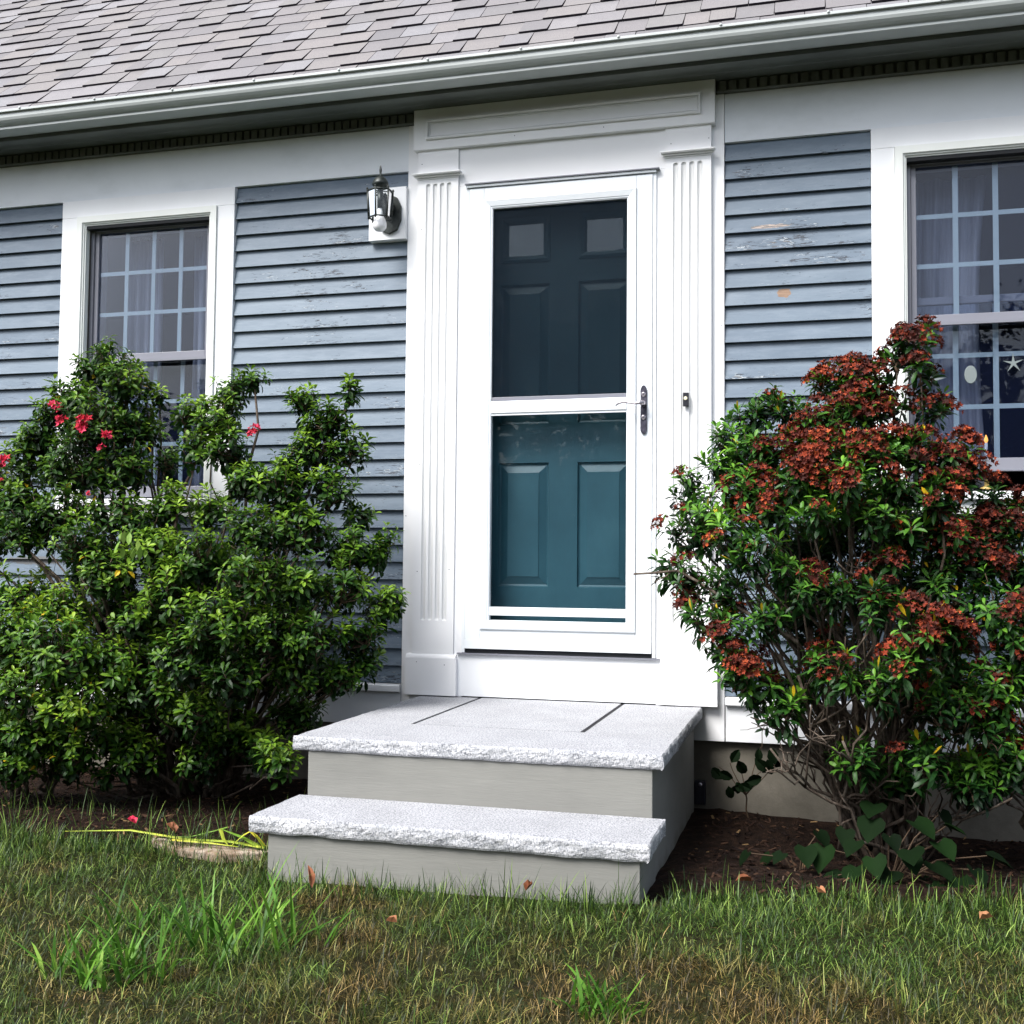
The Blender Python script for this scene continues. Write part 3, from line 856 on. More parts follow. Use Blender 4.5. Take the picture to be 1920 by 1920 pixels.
m.box(-0.3015, 0.3015, YS+0.003, YS+0.01, 1.240, 1.2465)
m.build('middle_rail', M['storm_white'], sdf, 0.001)
MB().box(-0.3015, 0.3015, YS+0.006, YS+0.018, 1.3045, 1.322).build('screen_rail', M['vinyl_sash'], sdf, 0.001)
MB().box(-0.3015, 0.3015, YS+0.004, YS+0.018, 0.3615, 0.3985).build('glass_rail', M['storm_white'], sdf, 0.001)
MB().box(-0.3015, 0.3015, YS+0.024, YS+0.027, 0.3445, 2.169).build('storm_glass', M['storm_glass'], sdf)
MB().box(-0.3015, 0.3015, YS+0.013, YS+0.0135, 1.3225, 2.169).build('insect_screen', M['insect_screen'], sdf)
MB().box(-0.412, 0.412, -0.050, -0.03, 0.1965, 0.2135).build('door_sweep', M['dark_gap'], sdf)
# handle
hp = [(0.3635,1.165),(0.3645,1.155),(0.370,1.145),(0.377,1.1415),(0.384,1.145),(0.3895,1.155),(0.3905,1.165),(0.3915,1.168),(0.3905,1.175),(0.3905,1.318),(0.3915,1.325),(0.3905,1.331),(0.388,1.341),(0.383,1.349),(0.377,1.3515),(0.371,1.349),(0.366,1.341),(0.3635,1.331),(0.3625,1.325),(0.3635,1.318),(0.3635,1.175),(0.3625,1.168)]
hd = MB().prism_y(hp, YS-0.009, YS-0.0005).build('handle', M['aged_plate'], sdf, 0.0015)
MB().tube([(0.377,YS-.009,1.272),(0.377,YS-.040,1.272),(0.372,YS-.048,1.2715)], [0.0115,0.0105,0.010], 14).build('lever_boss', M['nickel'], hd, smooth=True)
MB().tube([(0.380,YS-.046,1.2725),(0.362,YS-.050,1.270),(0.345,YS-.050,1.2685),(0.325,YS-.049,1.271),(0.305,YS-.048,1.2755),(0.288,YS-.048,1.2755),(0.274,YS-.047,1.270),(0.263,YS-.046,1.261)], [0.009,0.0075,0.005,0.0045,0.0050,0.0055,0.0045,0.0022], 10).build('lever', M['nickel'], hd, smooth=True)
for zc, r_ in ((1.213, 0.0098), (1.311, 0.0098)):
    k = MB().lathe([(r_,0.0),(r_,0.003),(r_-.0025,0.0045),(r_-.0035,0.002)], (0.377, YS-.009, zc), 18, 'y').build('key_cylinder', M['nickel'], hd, smooth=False)
    MB().box(0.3762, 0.3778, YS-.0125, YS-.0112, zc-.004, zc+.003).build('keyhole', M['black_plastic'], hd)

# doorbell
db = empty('doorbell', (0.556, -0.057, 1.254), 'small black doorbell with a round cream button on the right pilaster', 'doorbell')
MB().box(0.5440, 0.5680, -0.076, -0.0575, 1.255, 1.3135).build('bell_case', M['black_plastic'], db, 0.002)
MB().lathe([(0.0078,0.0),(0.0078,0.002),(0.006,0.003)], (0.5555, -0.076, 1.288), 16, 'y').build('bell_button', M['cream'], db)

# mounting block and lantern
MB().box(-0.899, -0.7175, -0.050, -0.0035, 2.066, 2.3085).build('lamp_block', M['white_trim'], house, 0.0015)
LX, LY = -0.795, -0.172
lan = empty('wall_lantern', (LX, -0.052, 2.17), 'black carriage lantern with a bare round bulb on a white block left of the door', 'lantern')
hexp = [(-0.795,2.088),(-0.757,2.105),(-0.738,2.150),(-0.738,2.215),(-0.757,2.255),(-0.795,2.272),(-0.833,2.255),(-0.852,2.215),(-0.852,2.150),(-0.833,2.105)]
bp = MB().prism_y([(x, z) for x, z in hexp][::1], -0.064, -0.0505).build('back_plate', M['bronze'], lan, 0.003)
MB().tube([(LX,-0.064,2.20),(LX,-0.10,2.20)], 0.030, 12).build('socket_housing', M['bronze'], lan, smooth=True)
MB().box(LX-0.012, LX+0.012, -0.118, -0.0645, 2.232, 2.250).build('lamp_arm', M['bronze'], lan)
cage = MB()
hexa = [(LX+0.058*math.cos(math.radians(a)), LY+0.058*math.sin(math.radians(a))) for a in range(30, 390, 60)]
hexb = [(LX+0.050*math.cos(math.radians(a)), LY+0.050*math.sin(math.radians(a))) for a in range(30, 390, 60)]
for ring_, zz in ((hexa, 2.248), (hexb, 2.128)):
    for i in range(6):
        a, b = ring_[i], ring_[(i+1) % 6]
        cage.tube([(a[0],a[1],zz),(b[0],b[1],zz)], 0.0042, 5)
for i in range(6):
    a, b = hexa[i], hexb[i]
    cage.tube([(a[0],a[1],2.256),(b[0],b[1],2.118)], 0.0042, 6)
    cage.lathe([(0.004,0),(0.006,0.003),(0.002,0.010)], (a[0],a[1],2.253), 8)
    cage.tube([(a[0]*.0+LX,LY,2.252),(a[0],a[1],2.25)], 0.003, 4)
cage.build('cage', M['bronze'], lan, smooth=True)
for i in range(6):
    a, b = hexa[i], hexa[(i+1) % 6]; c, d = hexb[i], hexb[(i+1) % 6]
    s_ = 0.96
    q = [((p[0]-LX)*s_+LX, (p[1]-LY)*s_+LY) for p in (a, b, c, d)]
    if i in (0, 1): continue
    link('lantern_pane', new_mesh('lantern_pane', [(*q[0],2.244),(*q[1],2.244),(*q[3],2.132),(*q[2],2.132)], [(0,1,2,3)], [M['lamp_glass']]), lan)
dome = MB()
dome.lathe([(0.010,2.252),(0.012,2.262),(0.026,2.266),(0.036,2.276),(0.0375,2.284),(0.0345,2.290),(0.030,2.301),(0.020,2.312),(0.008,2.320),(0.004,2.330),(0.0052,2.336),(0.0062,2.347),(0.0035,2.360),(0.0008,2.368)], (LX,LY,0), 20)
dome.build('lamp_roof', M['bronze'], lan, smooth=True)
MB().lathe([(0.013,2.172),(0.013,2.25)], (LX,LY,0), 12).build('bulb_socket', M['bronze'], lan, smooth=True)
MB().lathe([(0.010,2.172),(0.013,2.142),(0.022,2.129),(0.0295,2.112),(0.0315,2.098),(0.0295,2.083),(0.020,2.071),(0.004,2.066)], (LX,LY,0), 24).build('light_bulb', M['bulb'], lan, smooth=True)

# small utility box on the foundation
ub = MB().box(0.588, 0.634, -0.03, 0.0055, -0.405, -0.308).build('utility_box', M['black_plastic'], None, 0.003, label='small black box on the foundation in the shade beside the steps', cat='box')
MB().lathe([(0.008,0),(0.008,0.004),(0.005,0.007)], (0.613,-0.03,-0.322), 12, 'y').build('box_knob', M['nickel'], ub)

# ------------------------------------------------------------------ granite steps
steps = empty('entry_steps', (0, -0.8, -0.42), 'two granite treads on grey risers below the front door', 'steps')
def slab(name, x0, x1, y0, y1, z0, z1, rough, seed, parent, amp=0.0046):
    """rough: subset of 'flr' (front, left, right) faces that are split rock-face"""
    def side(ax, ay, bx, by, n_):
        return [(ax+(bx-ax)*i/n_, ay+(by-ay)*i/n_) for i in range(n_)]
    per = 0.011
    loop = []
    def nseg(d, is_r): return max(2, int(d/per)) if is_r else 2
    w, h = x1-x0, y1-y0
    segs = [('f', (x0,y0),(x1,y0),(0,-1), w), ('r', (x1,y0),(x1,y1),(1,0), h), ('b', (x1,y1),(x0,y1),(0,1), w), ('l', (x0,y1),(x0,y0),(-1,0), h)]
    for k, a, b, nn, d in segs:
        for p in side(*a, *b, nseg(d, k in rough)):
            loop.append((p, nn, k in rough))
    nl = len(loop); lv = 9 if rough else 2
    vs = []
    for j in range(lv):
        t = j/(lv-1)
        z = z0 + (z1-z0)*t
        for p, nn, isr in loop:
            dx = dy = 0; zz = z
            if isr:
                v = Vector((p[0]*16+seed, p[1]*16, z*26))
                d_ = noise.noise(v) + 0.6*noise.noise(v*2.7) + 0.35*noise.noise(v*6.5)
                env = 0.35 + 0.65*math.sin(math.pi*min(1, max(0, t*0.92+0.04)))
                o_ = amp*d_*env - 0.007*(1-env)*0 - 0.006*(abs(t-0.5)*2)**4
                dx, dy = nn[0]*o_, nn[1]*o_
                if j in (0, lv-1): zz = z + 0.0025*noise.noise(Vector((p[0]*22, p[1]*22, seed+j)))
            vs.append((p[0]+dx, p[1]+dy, zz))
    fs = []; mi = []
    for j in range(lv-1):
        for i in range(nl):
            i2 = (i+1) % nl
            fs.append((j*nl+i, j*nl+i2, (j+1)*nl+i2, (j+1)*nl+i)); mi.append(1 if rough else 0)
    fs.append(tuple((lv-1)*nl+i for i in range(nl))); mi.append(0)
    fs.append(tuple(nl-1-i for i in range(nl))); mi.append(0)
    me = new_mesh(name, vs, fs, [M['granite_top'], M['granite_edge']])
    me.polygons.foreach_set('material_index', mi)
    return link(name, me, parent)
T0, T1 = -0.6210, 0.6247
slab('tread_slab', T0, T1, -1.292, -0.9010, -0.047, 0.0, 'flr', 3.1, steps)
slab('tread_slab', T0, -0.3480, -0.8955, -0.0475, -0.047, -0.0005, 'l', 5.2, steps, 0.006)
slab('tread_slab', -0.3310, 0.2820, -0.8955, -0.0475, -0.047, 0.0003, '', 0, steps)
slab('tread_slab', 0.2985, T1, -0.8955, -0.0475, -0.047, -0.0003, 'r', 8.4, steps, 0.006)
MB().box(T0+0.012, T1-0.012, -1.26, -0.05, -0.044, -0.0026).build('joint_mortar', M['joint'], steps)
slab('tread_slab', -0.6032, 0.6300, -1.618, -1.2815, -0.2452, -0.1945, 'flr', 12.7, steps)
MB().box(-0.569, 0.5891, -1.280, -0.05, -0.60, -0.0478).build('riser', M['riser'], steps, 0.002)
MB().box(-0.5453, 0.5996, -1.600, -1.2805, -0.60, -0.246).build('riser', M['riser'], steps, 0.002)

# ------------------------------------------------------------------ foliage tools (numpy)
def leaf_geo(L, W, droop, lift, curl=0.25):
    """leaf along +x from the origin: 8 points, 6 faces; returns verts, faces"""
    def mid(t):
        ang = lift - droop*t
        return ang
    pts = []; x = z = 0.0; prev = 0
    cen = [(0, 0)]
    for t in (0.4, 0.75, 1.0):
        a = lift - droop*(t*0.8)
        dl = (t-prev)*L; prev = t
        x += math.cos(a)*dl; z += math.sin(a)*dl
        cen.append((x, z))
    v = [(0,0,0)]
    for k, w in ((1, W*0.5), (2, W*0.46)):
        cx, cz = cen[k]
        v += [(cx, -w, cz+w*curl), (cx, 0, cz), (cx, w, cz+w*curl)]
    v.append((cen[3][0], 0, cen[3][1]))
    f = [(0,1,2),(0,2,3),(1,4,5,2),(2,5,6,3),(4,7,5),(5,7,6)]
    return np.array(v), f

def join_geo(parts):
    """parts: list of (verts Nx3, faces, rnd) -> one"""
    vs = []; fs = []; rn = []; b = 0
    for v, f, r in parts:
        vs.append(v); fs += [tuple(b+i for i in q) for q in f]; rn += [r]*len(v); b += len(v)
    return np.vstack(vs), fs, np.array(rn)

def rotz(v, a):
    c, s = math.cos(a), math.sin(a)
    return v @ np.array([[c,s,0],[-s,c,0],[0,0,1]])

def whorl(q, n, L, W, lift, droop, base_r):
    parts = []
    for i in range(n):
        inner = i/(n-1)
        l = L*(1.0 - 0.32*inner)*q.uniform(.85, 1.12)
        v, f = leaf_geo(l, W*q.uniform(.85, 1.15)*(1-0.2*inner), droop*q.uniform(.7, 1.4), lift + 0.85*inner + q.uniform(-.2, .2), 0.35)
        v = v + np.array([0.003, 0, 0.016*inner - 0.012*(1-inner)])
        v = rotz(v, i*2.399 + q.uniform(-.25, .25))
        r = base_r*0.22 + inner*0.50 + q.random()*0.26
        if q.random() < 0.006: r = 1.0
        parts.append((v, f, min(r, 0.99) if r != 1.0 else 1.0))
    # a few older leaves lower on the shoot
    for i in range(q.randint(2, 4)):
        v, f = leaf_geo(L*q.uniform(.8, 1.05), W, droop*1.3, q.uniform(-.5, .15), 0.3)
        v = rotz(v, q.random()*6.28) + np.array([0, 0, -0.02-0.018*i])
        parts.append((v, f, q.random()*0.28))
    return join_geo(parts)

def floret_cluster(q, n, R, size, pink=False):
    """dome of little saucer flowers / seed cups on stalks"""
    parts = []
    for i in range(n):
        th = q.random()*6.283; u = q.random()**0.6; ph = u*1.35
        d = np.array([math.sin(ph)*math.cos(th), math.sin(ph)*math.sin(th), math.cos(ph)*0.75])
        c = d*R*q.uniform(.75, 1.1)
        ax = Vector(d) + Vector((q.uniform(-.4,.4), q.uniform(-.4,.4), 0.3))
        m = np.array(ax.to_track_quat('Z', 'Y').to_matrix())
        s = size*q.uniform(.7, 1.25)
        k = 5
        v = [(0, 0, -0.35*s)]
        for j in range(k):
            a = 6.283*j/k + th
            v.append((0.85*s*math.cos(a)*.62, 0.85*s*math.sin(a)*.62, -0.05*s*q.uniform(0,2)))
            a2 = a + 0.628
            v.append((s*math.cos(a2), s*math.sin(a2), (0.15+q.uniform(-.25,.35))*s))
        f = [(0, 1+2*j, 2+2*j) for j in range(k)] + [(0, 2+2*j, 1+(2*j+2) % (2*k)) for j in range(k)]
        v = np.array(v) @ m.T + c
        parts.append((v, f, (q.random()**(0.9 if pink else 1.35))*0.93))
        # stalk
        sv = np.array([(0.0015,0,0),(-0.0015,0.001,0),tuple(c*0.96+np.array([0.001,0,0])),tuple(c*0.96-np.array([0.001,0,0]))])
        parts.append((sv, [(0,1,3,2)], 0.1))
    return join_geo(parts)

def geo_mesh(name, geo, mats):
    v, f, r = geo
    me = bpy.data.meshes.new(name)
    me.from_pydata(v.tolist(), [], f)
    for m in mats: me.materials.append(m)
    a = me.attributes.new('rnd', 'FLOAT', 'POINT'); a.data.foreach_set('value', r.astype(np.float32))
    me.polygons.foreach_set('use_smooth', [False]*len(me.polygons))
    me.update()
    return me

def fast_mesh(name, V, loops, starts, totals, attrs, mats, smooth=False):
    me = bpy.data.meshes.new(name)
    me.vertices.add(len(V)); me.vertices.foreach_set('co', V.astype(np.float32).ravel())
    me.loops.add(len(loops)); me.loops.foreach_set('vertex_index', loops.astype(np.int32))
    me.polygons.add(len(starts)); me.polygons.foreach_set('loop_start', starts.astype(np.int32)); me.polygons.foreach_set('loop_total', totals.astype(np.int32))
    for m in mats: me.materials.append(m)
    me.update(calc_edges=True); me.validate()
    for k, arr in attrs.items():
        a = me.attributes.new(k, 'FLOAT', 'POINT'); a.data.foreach_set('value', arr.astype(np.float32))
    return me

def join_instances(name, geos, inst, mats):
    """inst: list of (geo index, 4x4 matrix, rnd offset)"""
    VV = []; LL = []; TT = []; RR = []; base = 0
    flat = []
    for v, f, r in geos:
        flat.append((np.array([i for q in f for i in q]), np.array([len(q) for q in f])))
    for gi, mt, off in inst:
        v, f, r = geos[gi]
        A = np.array(mt)
        VV.append(v @ A[:3,:3].T + A[:3,3]); l, t = flat[gi]
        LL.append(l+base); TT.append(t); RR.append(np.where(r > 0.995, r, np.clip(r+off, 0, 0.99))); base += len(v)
    if not VV: return None
    T = np.concatenate(TT); S = np.concatenate([[0], np.cumsum(T)[:-1]])
    return fast_mesh(name, np.vstack(VV), np.concatenate(LL), S, T, {'rnd': np.concatenate(RR)}, mats)

def shoot_matrix(p, d, q, s):
    d = Vector(d).normalized()
    m = Matrix.Translation(p) @ d.to_track_quat('Z', 'Y').to_matrix().to_4x4() @ Matrix.Rotation(q.random()*6.283, 4, 'Z') @ Matrix.Scale(s, 4)
    return m

CAMP = Vector((1.0712, -4.7193, 0.5745))
def shrub(label, trunks, clumps, leafmat, seed, dens, L, W, lift, droop, flower_geo=None, flower_mat=None, flower_name=None, cat='shrub', pinks=(), bare_low=False, stem_r=0.017):
    q = random.Random(seed)
    root = empty('laurel_shrub', (trunks[0][0], trunks[0][1], ground_z(*trunks[0][:2])), label, cat)
    geos = [whorl(q, q.choice((6, 7, 9, 10, 11, 12)), L*q.uniform(.82, 1.15), W, lift+q.uniform(-.25,.3), droop*q.uniform(.6,1.5), i/15) for i in range(16)]
    meshes = [geo_mesh('leaf_whorl', g_, [leafmat]) for g_ in geos]
    stems = MB(); twigs = MB()
    shoots = []; flowers = []
    for ci, c in enumerate(clumps):
        cx, cy, cz, R = c[:4]; fp = c[4] if len(c) > 4 else 0
        C0 = Vector((cx, cy, cz)); cl_dark = cy > -0.56 and cz < 0.72
        # main stem to the clump
        tb = min(trunks, key=lambda t: (t[0]-cx)**2 + 0.4*(t[1]-cy)**2)
        B0 = Vector((tb[0]+q.uniform(-.08,.08), tb[1]+q.uniform(-.07,.07), ground_z(tb[0], tb[1])-0.02))
        low = C0 - Vector((0, 0, R*0.8)) + Vector((q.uniform(-.2,.2)*R, q.uniform(-.2,.2)*R, 0))
        H = low.z - B0.z
        pts = []
        n_ = 9
        wob = [Vector((q.uniform(-1,1), q.uniform(-1,1), q.uniform(-.5,.5)))*0.028 for _ in range(n_)]
        for i in range(n_):
            t = i/(n_-1)
            lat = t**1.25 if H > 0.35 else t
            p = Vector((B0.x+(low.x-B0.x)*lat, B0.y+(low.y-B0.y)*lat, B0.z + H*(t**0.85)))
            if 0 < i < n_-1: p += wob[i]*(1+H*0.7)
            pts.append(p)
        r0 = stem_r*(0.5+0.5*q.random())*(0.5+0.5*min(1.2, H))
        stems.tube(pts, [r0*(1-0.72*(i/(n_-1))) for i in range(n_)], 6)
        n_s = max(5, int(dens*(R/0.1)**2))
        hubs = [low + Vector((q.uniform(-.3,.3)*R, q.uniform(-.3,.3)*R, R*q.uniform(.1,.7))) for _ in range(4)]
        for h in hubs: twigs.tube([low, (low+h)/2+Vector((q.uniform(-.1,.1)*R,)*3), h], [r0*0.30+.001, 0.0032, 0.0028], 4)
        for k in range(n_s):
            u = q.uniform(-0.55, 1.0) if not bare_low else q.uniform(-0.25, 1.0)
            a = q.random()*6.283
            sr = math.sqrt(max(0, 1-u*u))
            nn = Vector((sr*math.cos(a), sr*math.sin(a), u))
            rad = R*(q.uniform(.82, 1.08) if q.random() < .70 else q.uniform(.35, .8))
            if nn.z > 0.25 and q.random() < 0.14: rad = R*q.uniform(1.1, 1.42)
            p = C0 + nn*rad
            p.y = min(p.y, -0.085)
            if -0.66 < p.x < 0.66 and p.y > -1.64 and p.z < 0.03: continue
            if p.z < ground_z(p.x, p.y)+0.04: continue
            d = nn*0.62 + Vector((0, 0, 0.85)) + Vector((q.uniform(-.35,.35), q.uniform(-.35,.35), q.uniform(-.1,.1)))
            h = min(hubs, key=lambda hh: (hh-p).length)
            md = (h+p)/2 - Vector((0,0,R*0.12)) + Vector((q.uniform(-.12,.12)*R, q.uniform(-.12,.12)*R, 0))
            twigs.tube([h, md, p - d.normalized()*0.028, p], [0.0026, 0.0022, 0.0018, 0.0018], 3)
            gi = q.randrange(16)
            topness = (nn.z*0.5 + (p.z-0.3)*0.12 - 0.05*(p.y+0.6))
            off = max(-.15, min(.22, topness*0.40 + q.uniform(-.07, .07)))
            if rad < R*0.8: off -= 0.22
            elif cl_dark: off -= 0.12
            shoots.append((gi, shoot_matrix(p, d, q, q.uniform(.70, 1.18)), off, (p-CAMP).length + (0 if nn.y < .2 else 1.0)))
            if flower_geo and q.random() < fp*(0.95 if nn.z > -.2 else .35):
                flowers.append((q.randrange(len(flower_geo)), shoot_matrix(p + d.normalized()*0.020, d, q, q.uniform(.8, 1.25)), q.uniform(-.12, .14), (p-CAMP).length))
    for (p, s_) in pinks:
        flowers.append((q.randrange(len(flower_geo)), shoot_matrix(Vector(p), (q.uniform(-.3,.3), -.6, .7), q, s_), q.uniform(-.05, .1), 0))
    link('stem', stems.mesh('stem', [M['bark']], True), root)
    link('twigs', twigs.mesh('twigs', [M['twig']], True), root, kind='stuff')
    shoots.sort(key=lambda s_: s_[3])
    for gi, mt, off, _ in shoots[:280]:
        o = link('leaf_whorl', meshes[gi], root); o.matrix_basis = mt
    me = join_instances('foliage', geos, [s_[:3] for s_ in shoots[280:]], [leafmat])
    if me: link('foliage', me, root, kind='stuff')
    if flowers:
        fm_ = [geo_mesh(flower_name, g_, [flower_mat]) for g_ in flower_geo]
        flowers.sort(key=lambda s_: s_[3])
        for gi, mt, off, _ in flowers[:290]:
            o = link(flower_name, fm_[gi], root); o.matrix_basis = mt
        me = join_instances('flower_mass', flower_geo, [s_[:3] for s_ in flowers[290:]], [flower_mat])
        if me: link('flower_mass', me, root, kind='stuff')
    return root, len(shoots), len(flowers)

# crown clumps of the five shrubs: x, y, z, radius, share of flower heads
CL_A = [(-2.013,-0.45,1.45,0.12),(-1.852,-0.5,1.352,0.122),(-2.11,-0.5,1.313,0.095),(-2.177,-0.5,1.243,0.115),(-1.932,-0.55,1.171,0.168),(-2.271,-0.5,1.137,0.108),(-1.793,-0.5,1.185,0.105),(-2.338,-0.5,1.03,0.108),(-1.997,-0.6,0.98,0.174),(-1.806,-0.55,0.982,0.139),(-2.334,-0.55,0.87,0.107),(-1.983,-0.75,0.776,0.123),(-1.748,-0.7,0.789,0.112),(-2.085,-0.8,0.696,0.122),(-1.813,-0.85,0.651,0.108),(-1.66,-0.85,0.534,0.118),(-1.745,-0.45,1.155,0.061),(-1.675,-0.45,1.012,0.061),(-2.346,-0.6,0.796,0.094),(-2.578,-0.5,0.948,0.146),(-2.511,-0.6,0.702,0.166)]
CL_B = [(-1.392,-0.4,1.329,0.098),(-1.282,-0.4,1.379,0.056),(-1.43,-0.45,1.194,0.116),(-1.588,-0.45,1.233,0.075),(-1.742,-0.4,1.316,0.048),(-1.334,-0.5,1.048,0.114),(-1.488,-0.5,1.062,0.092),(-0.829,-0.4,1.303,0.054),(-1.033,-0.4,1.271,0.073),(-0.902,-0.45,1.18,0.103),(-0.961,-0.45,1.08,0.117),(-0.802,-0.45,1.043,0.085),(-1.033,-0.5,0.964,0.101),(-0.861,-0.5,0.883,0.115),(-0.757,-0.45,0.786,0.067),(-1.027,-0.65,0.853,0.119),(-1.187,-0.6,0.902,0.106),(-0.906,-0.65,0.702,0.129),(-1.039,-0.8,0.697,0.115),(-1.358,-0.6,0.792,0.094),(-0.763,-0.55,0.64,0.109),(-0.667,-0.5,0.608,0.079),(-0.617,-0.5,0.68,0.048),(-1.503,-0.65,0.812,0.107),(-1.619,-0.7,0.699,0.1),(-1.496,-0.75,0.611,0.109),(-1.229,-0.85,0.59,0.121),(-1.003,-0.9,0.51,0.122),(-0.876,-0.75,0.51,0.115),(-0.728,-0.65,0.469,0.116),(-0.608,-0.55,0.404,0.086),(-0.551,-0.55,0.437,0.047),(-1.335,-0.9,0.444,0.129),(-1.532,-0.85,0.355,0.117),(-1.095,-0.95,0.348,0.131),(-0.946,-0.85,0.306,0.127),(-0.803,-0.75,0.283,0.125),(-0.684,-0.6,0.277,0.096),(-1.24,-0.95,0.213,0.132),(-1.062,-0.9,0.144,0.118),(-0.903,-0.75,0.146,0.104),(-0.744,-0.65,0.132,0.084),(-0.685,-0.55,0.178,0.075),(-1.42,-0.9,0.09,0.108),(-1.219,-0.9,-0.004,0.082),(-1.562,-0.8,-0.202,0.06),(-0.891,-0.85,-0.178,0.077),(-1.683,-0.8,-0.272,0.052),(-0.975,-0.8,-0.119,0.058)]
CL_C = [(-2.101,-0.8,0.429,0.107),(-1.855,-0.85,0.381,0.097),(-1.958,-1.0,0.269,0.116),(-1.722,-1.05,0.227,0.123),(-1.886,-1.05,0.088,0.128),(-1.681,-1.0,0.039,0.12),(-1.554,-0.95,0.173,0.083),(-1.895,-1.0,-0.094,0.115),(-1.737,-0.95,-0.135,0.094),(-1.965,-1.0,-0.211,0.094),(-2.16,-0.95,0.153,0.151),(-2.175,-0.95,-0.104,0.15)]
CL_D = [(1.406,-0.7,1.351,0.063,1),(1.353,-0.7,1.294,0.048,0.3),(1.429,-0.75,1.236,0.047,1),(0.903,-0.6,1.157,0.07,0),(0.833,-0.6,1.086,0.074,0),(0.992,-0.6,1.135,0.07,0.1),(0.773,-0.65,1.023,0.07,0),(0.757,-0.7,0.922,0.08,0),(0.867,-0.75,0.972,0.086,0.1),(0.649,-0.7,0.884,0.05,0.2),(0.619,-0.7,0.817,0.05,0),(0.723,-0.8,0.773,0.086,0.05),(0.833,-0.8,0.828,0.1,0.15),(0.598,-0.75,0.719,0.046,0.5),(0.673,-0.8,0.679,0.082,0),(0.803,-0.9,0.659,0.098,0),(0.574,-0.8,0.581,0.041,0),(0.654,-0.85,0.53,0.07,0.1),(0.925,-0.85,0.769,0.098,0.2),(0.911,-0.95,0.587,0.097,0.05),(0.767,-0.9,0.495,0.08,0),(1.119,-0.65,1.212,0.057,1),(1.195,-0.65,1.229,0.072,1),(1.279,-0.7,1.181,0.071,1),(1.241,-0.75,1.085,0.084,0.9),(1.135,-0.75,1.07,0.085,0.9),(1.335,-0.7,1.136,0.055,0.6),(1.031,-0.75,0.994,0.078,0.9),(1.133,-0.85,0.945,0.099,0.9),(1.27,-0.85,0.955,0.098,0.75),(1.378,-0.8,0.958,0.09,0.4),(0.947,-0.8,0.929,0.059,0.8),(1.028,-0.9,0.865,0.089,0.8),(1.181,-0.95,0.842,0.087,0.6),(1.461,-0.7,1.114,0.055,0.8),(1.522,-0.75,0.943,0.079,0.8),(1.56,-0.75,0.87,0.064,0.8),(1.373,-0.85,0.838,0.088,0.3),(1.472,-0.85,0.802,0.081,0.6),(1.269,-0.9,0.757,0.077,0.2),(1.062,-0.95,0.737,0.074,0.1),(1.368,-0.85,0.679,0.074,0.2),(1.506,-0.8,0.699,0.078,0.6),(1.3,-0.85,0.546,0.071,0.05),(1.265,-0.95,0.478,0.059,0.6),(1.129,-0.9,0.492,0.071,0.3),(1.036,-0.95,0.509,0.074,0.4),(0.71,-0.9,0.395,0.069,0.6),(0.806,-0.95,0.355,0.078,0.7),(0.925,-0.95,0.402,0.071,0.1),(0.829,-0.95,0.228,0.085,0.8),(0.887,-0.9,0.158,0.064,0.5),(0.767,-0.9,0.283,0.051,0.1),(0.989,-0.95,0.107,0.053,0),(0.931,-0.9,0.08,0.043,0),(1.385,-1.05,0.375,0.076,0.9),(1.452,-1.05,0.319,0.083,0.95),(1.353,-1.05,0.267,0.063,0.9),(1.258,-1.0,0.428,0.048,0.9),(0.669,-0.85,0.456,0.048,0.3)]
CL_E = [(1.671,-0.6,0.806,0.066,0.2),(1.726,-0.65,0.731,0.08,0.9),(1.635,-0.7,0.675,0.083,0.7),(1.725,-0.7,0.595,0.089,0.6),(1.585,-0.75,0.584,0.082,0.6),(1.451,-0.75,0.547,0.075,0.1),(1.512,-0.8,0.478,0.088,0.1),(1.635,-0.85,0.464,0.086,0.5),(1.698,-0.85,0.371,0.086,0.3),(1.534,-0.8,0.233,0.088,0.1),(1.616,-0.85,0.181,0.086,0.1),(1.704,-0.8,0.257,0.087,0.1),(1.619,-0.9,0.06,0.061,0.8),(1.533,-0.8,0.112,0.07,0.4),(1.448,-0.75,0.146,0.064,0.3),(1.693,-0.8,-0.045,0.069,0.05),(1.813,-0.7,0.489,0.124,0.3),(1.823,-0.8,0.252,0.137,0.2),(1.835,-0.6,0.742,0.091,0.5),(1.629,-0.8,-0.065,0.052,0)]

qf = random.Random(5)
PINK = [floret_cluster(qf, 7, 0.024, 0.0155, True) for _ in range(5)]
SPENT = [floret_cluster(qf, 34, 0.044, 0.0095) for _ in range(8)]

def fewer(cl):
    return [(x, y, z, r*0.93, (f*0.60 if z < 0.62 else f*.88) + 0.03) for x, y, z, r, f in cl]
def shrink(cl):
    return [(x, y, z, r*(0.84 if z > 0.75 else 0.86)) for x, y, z, r in cl]
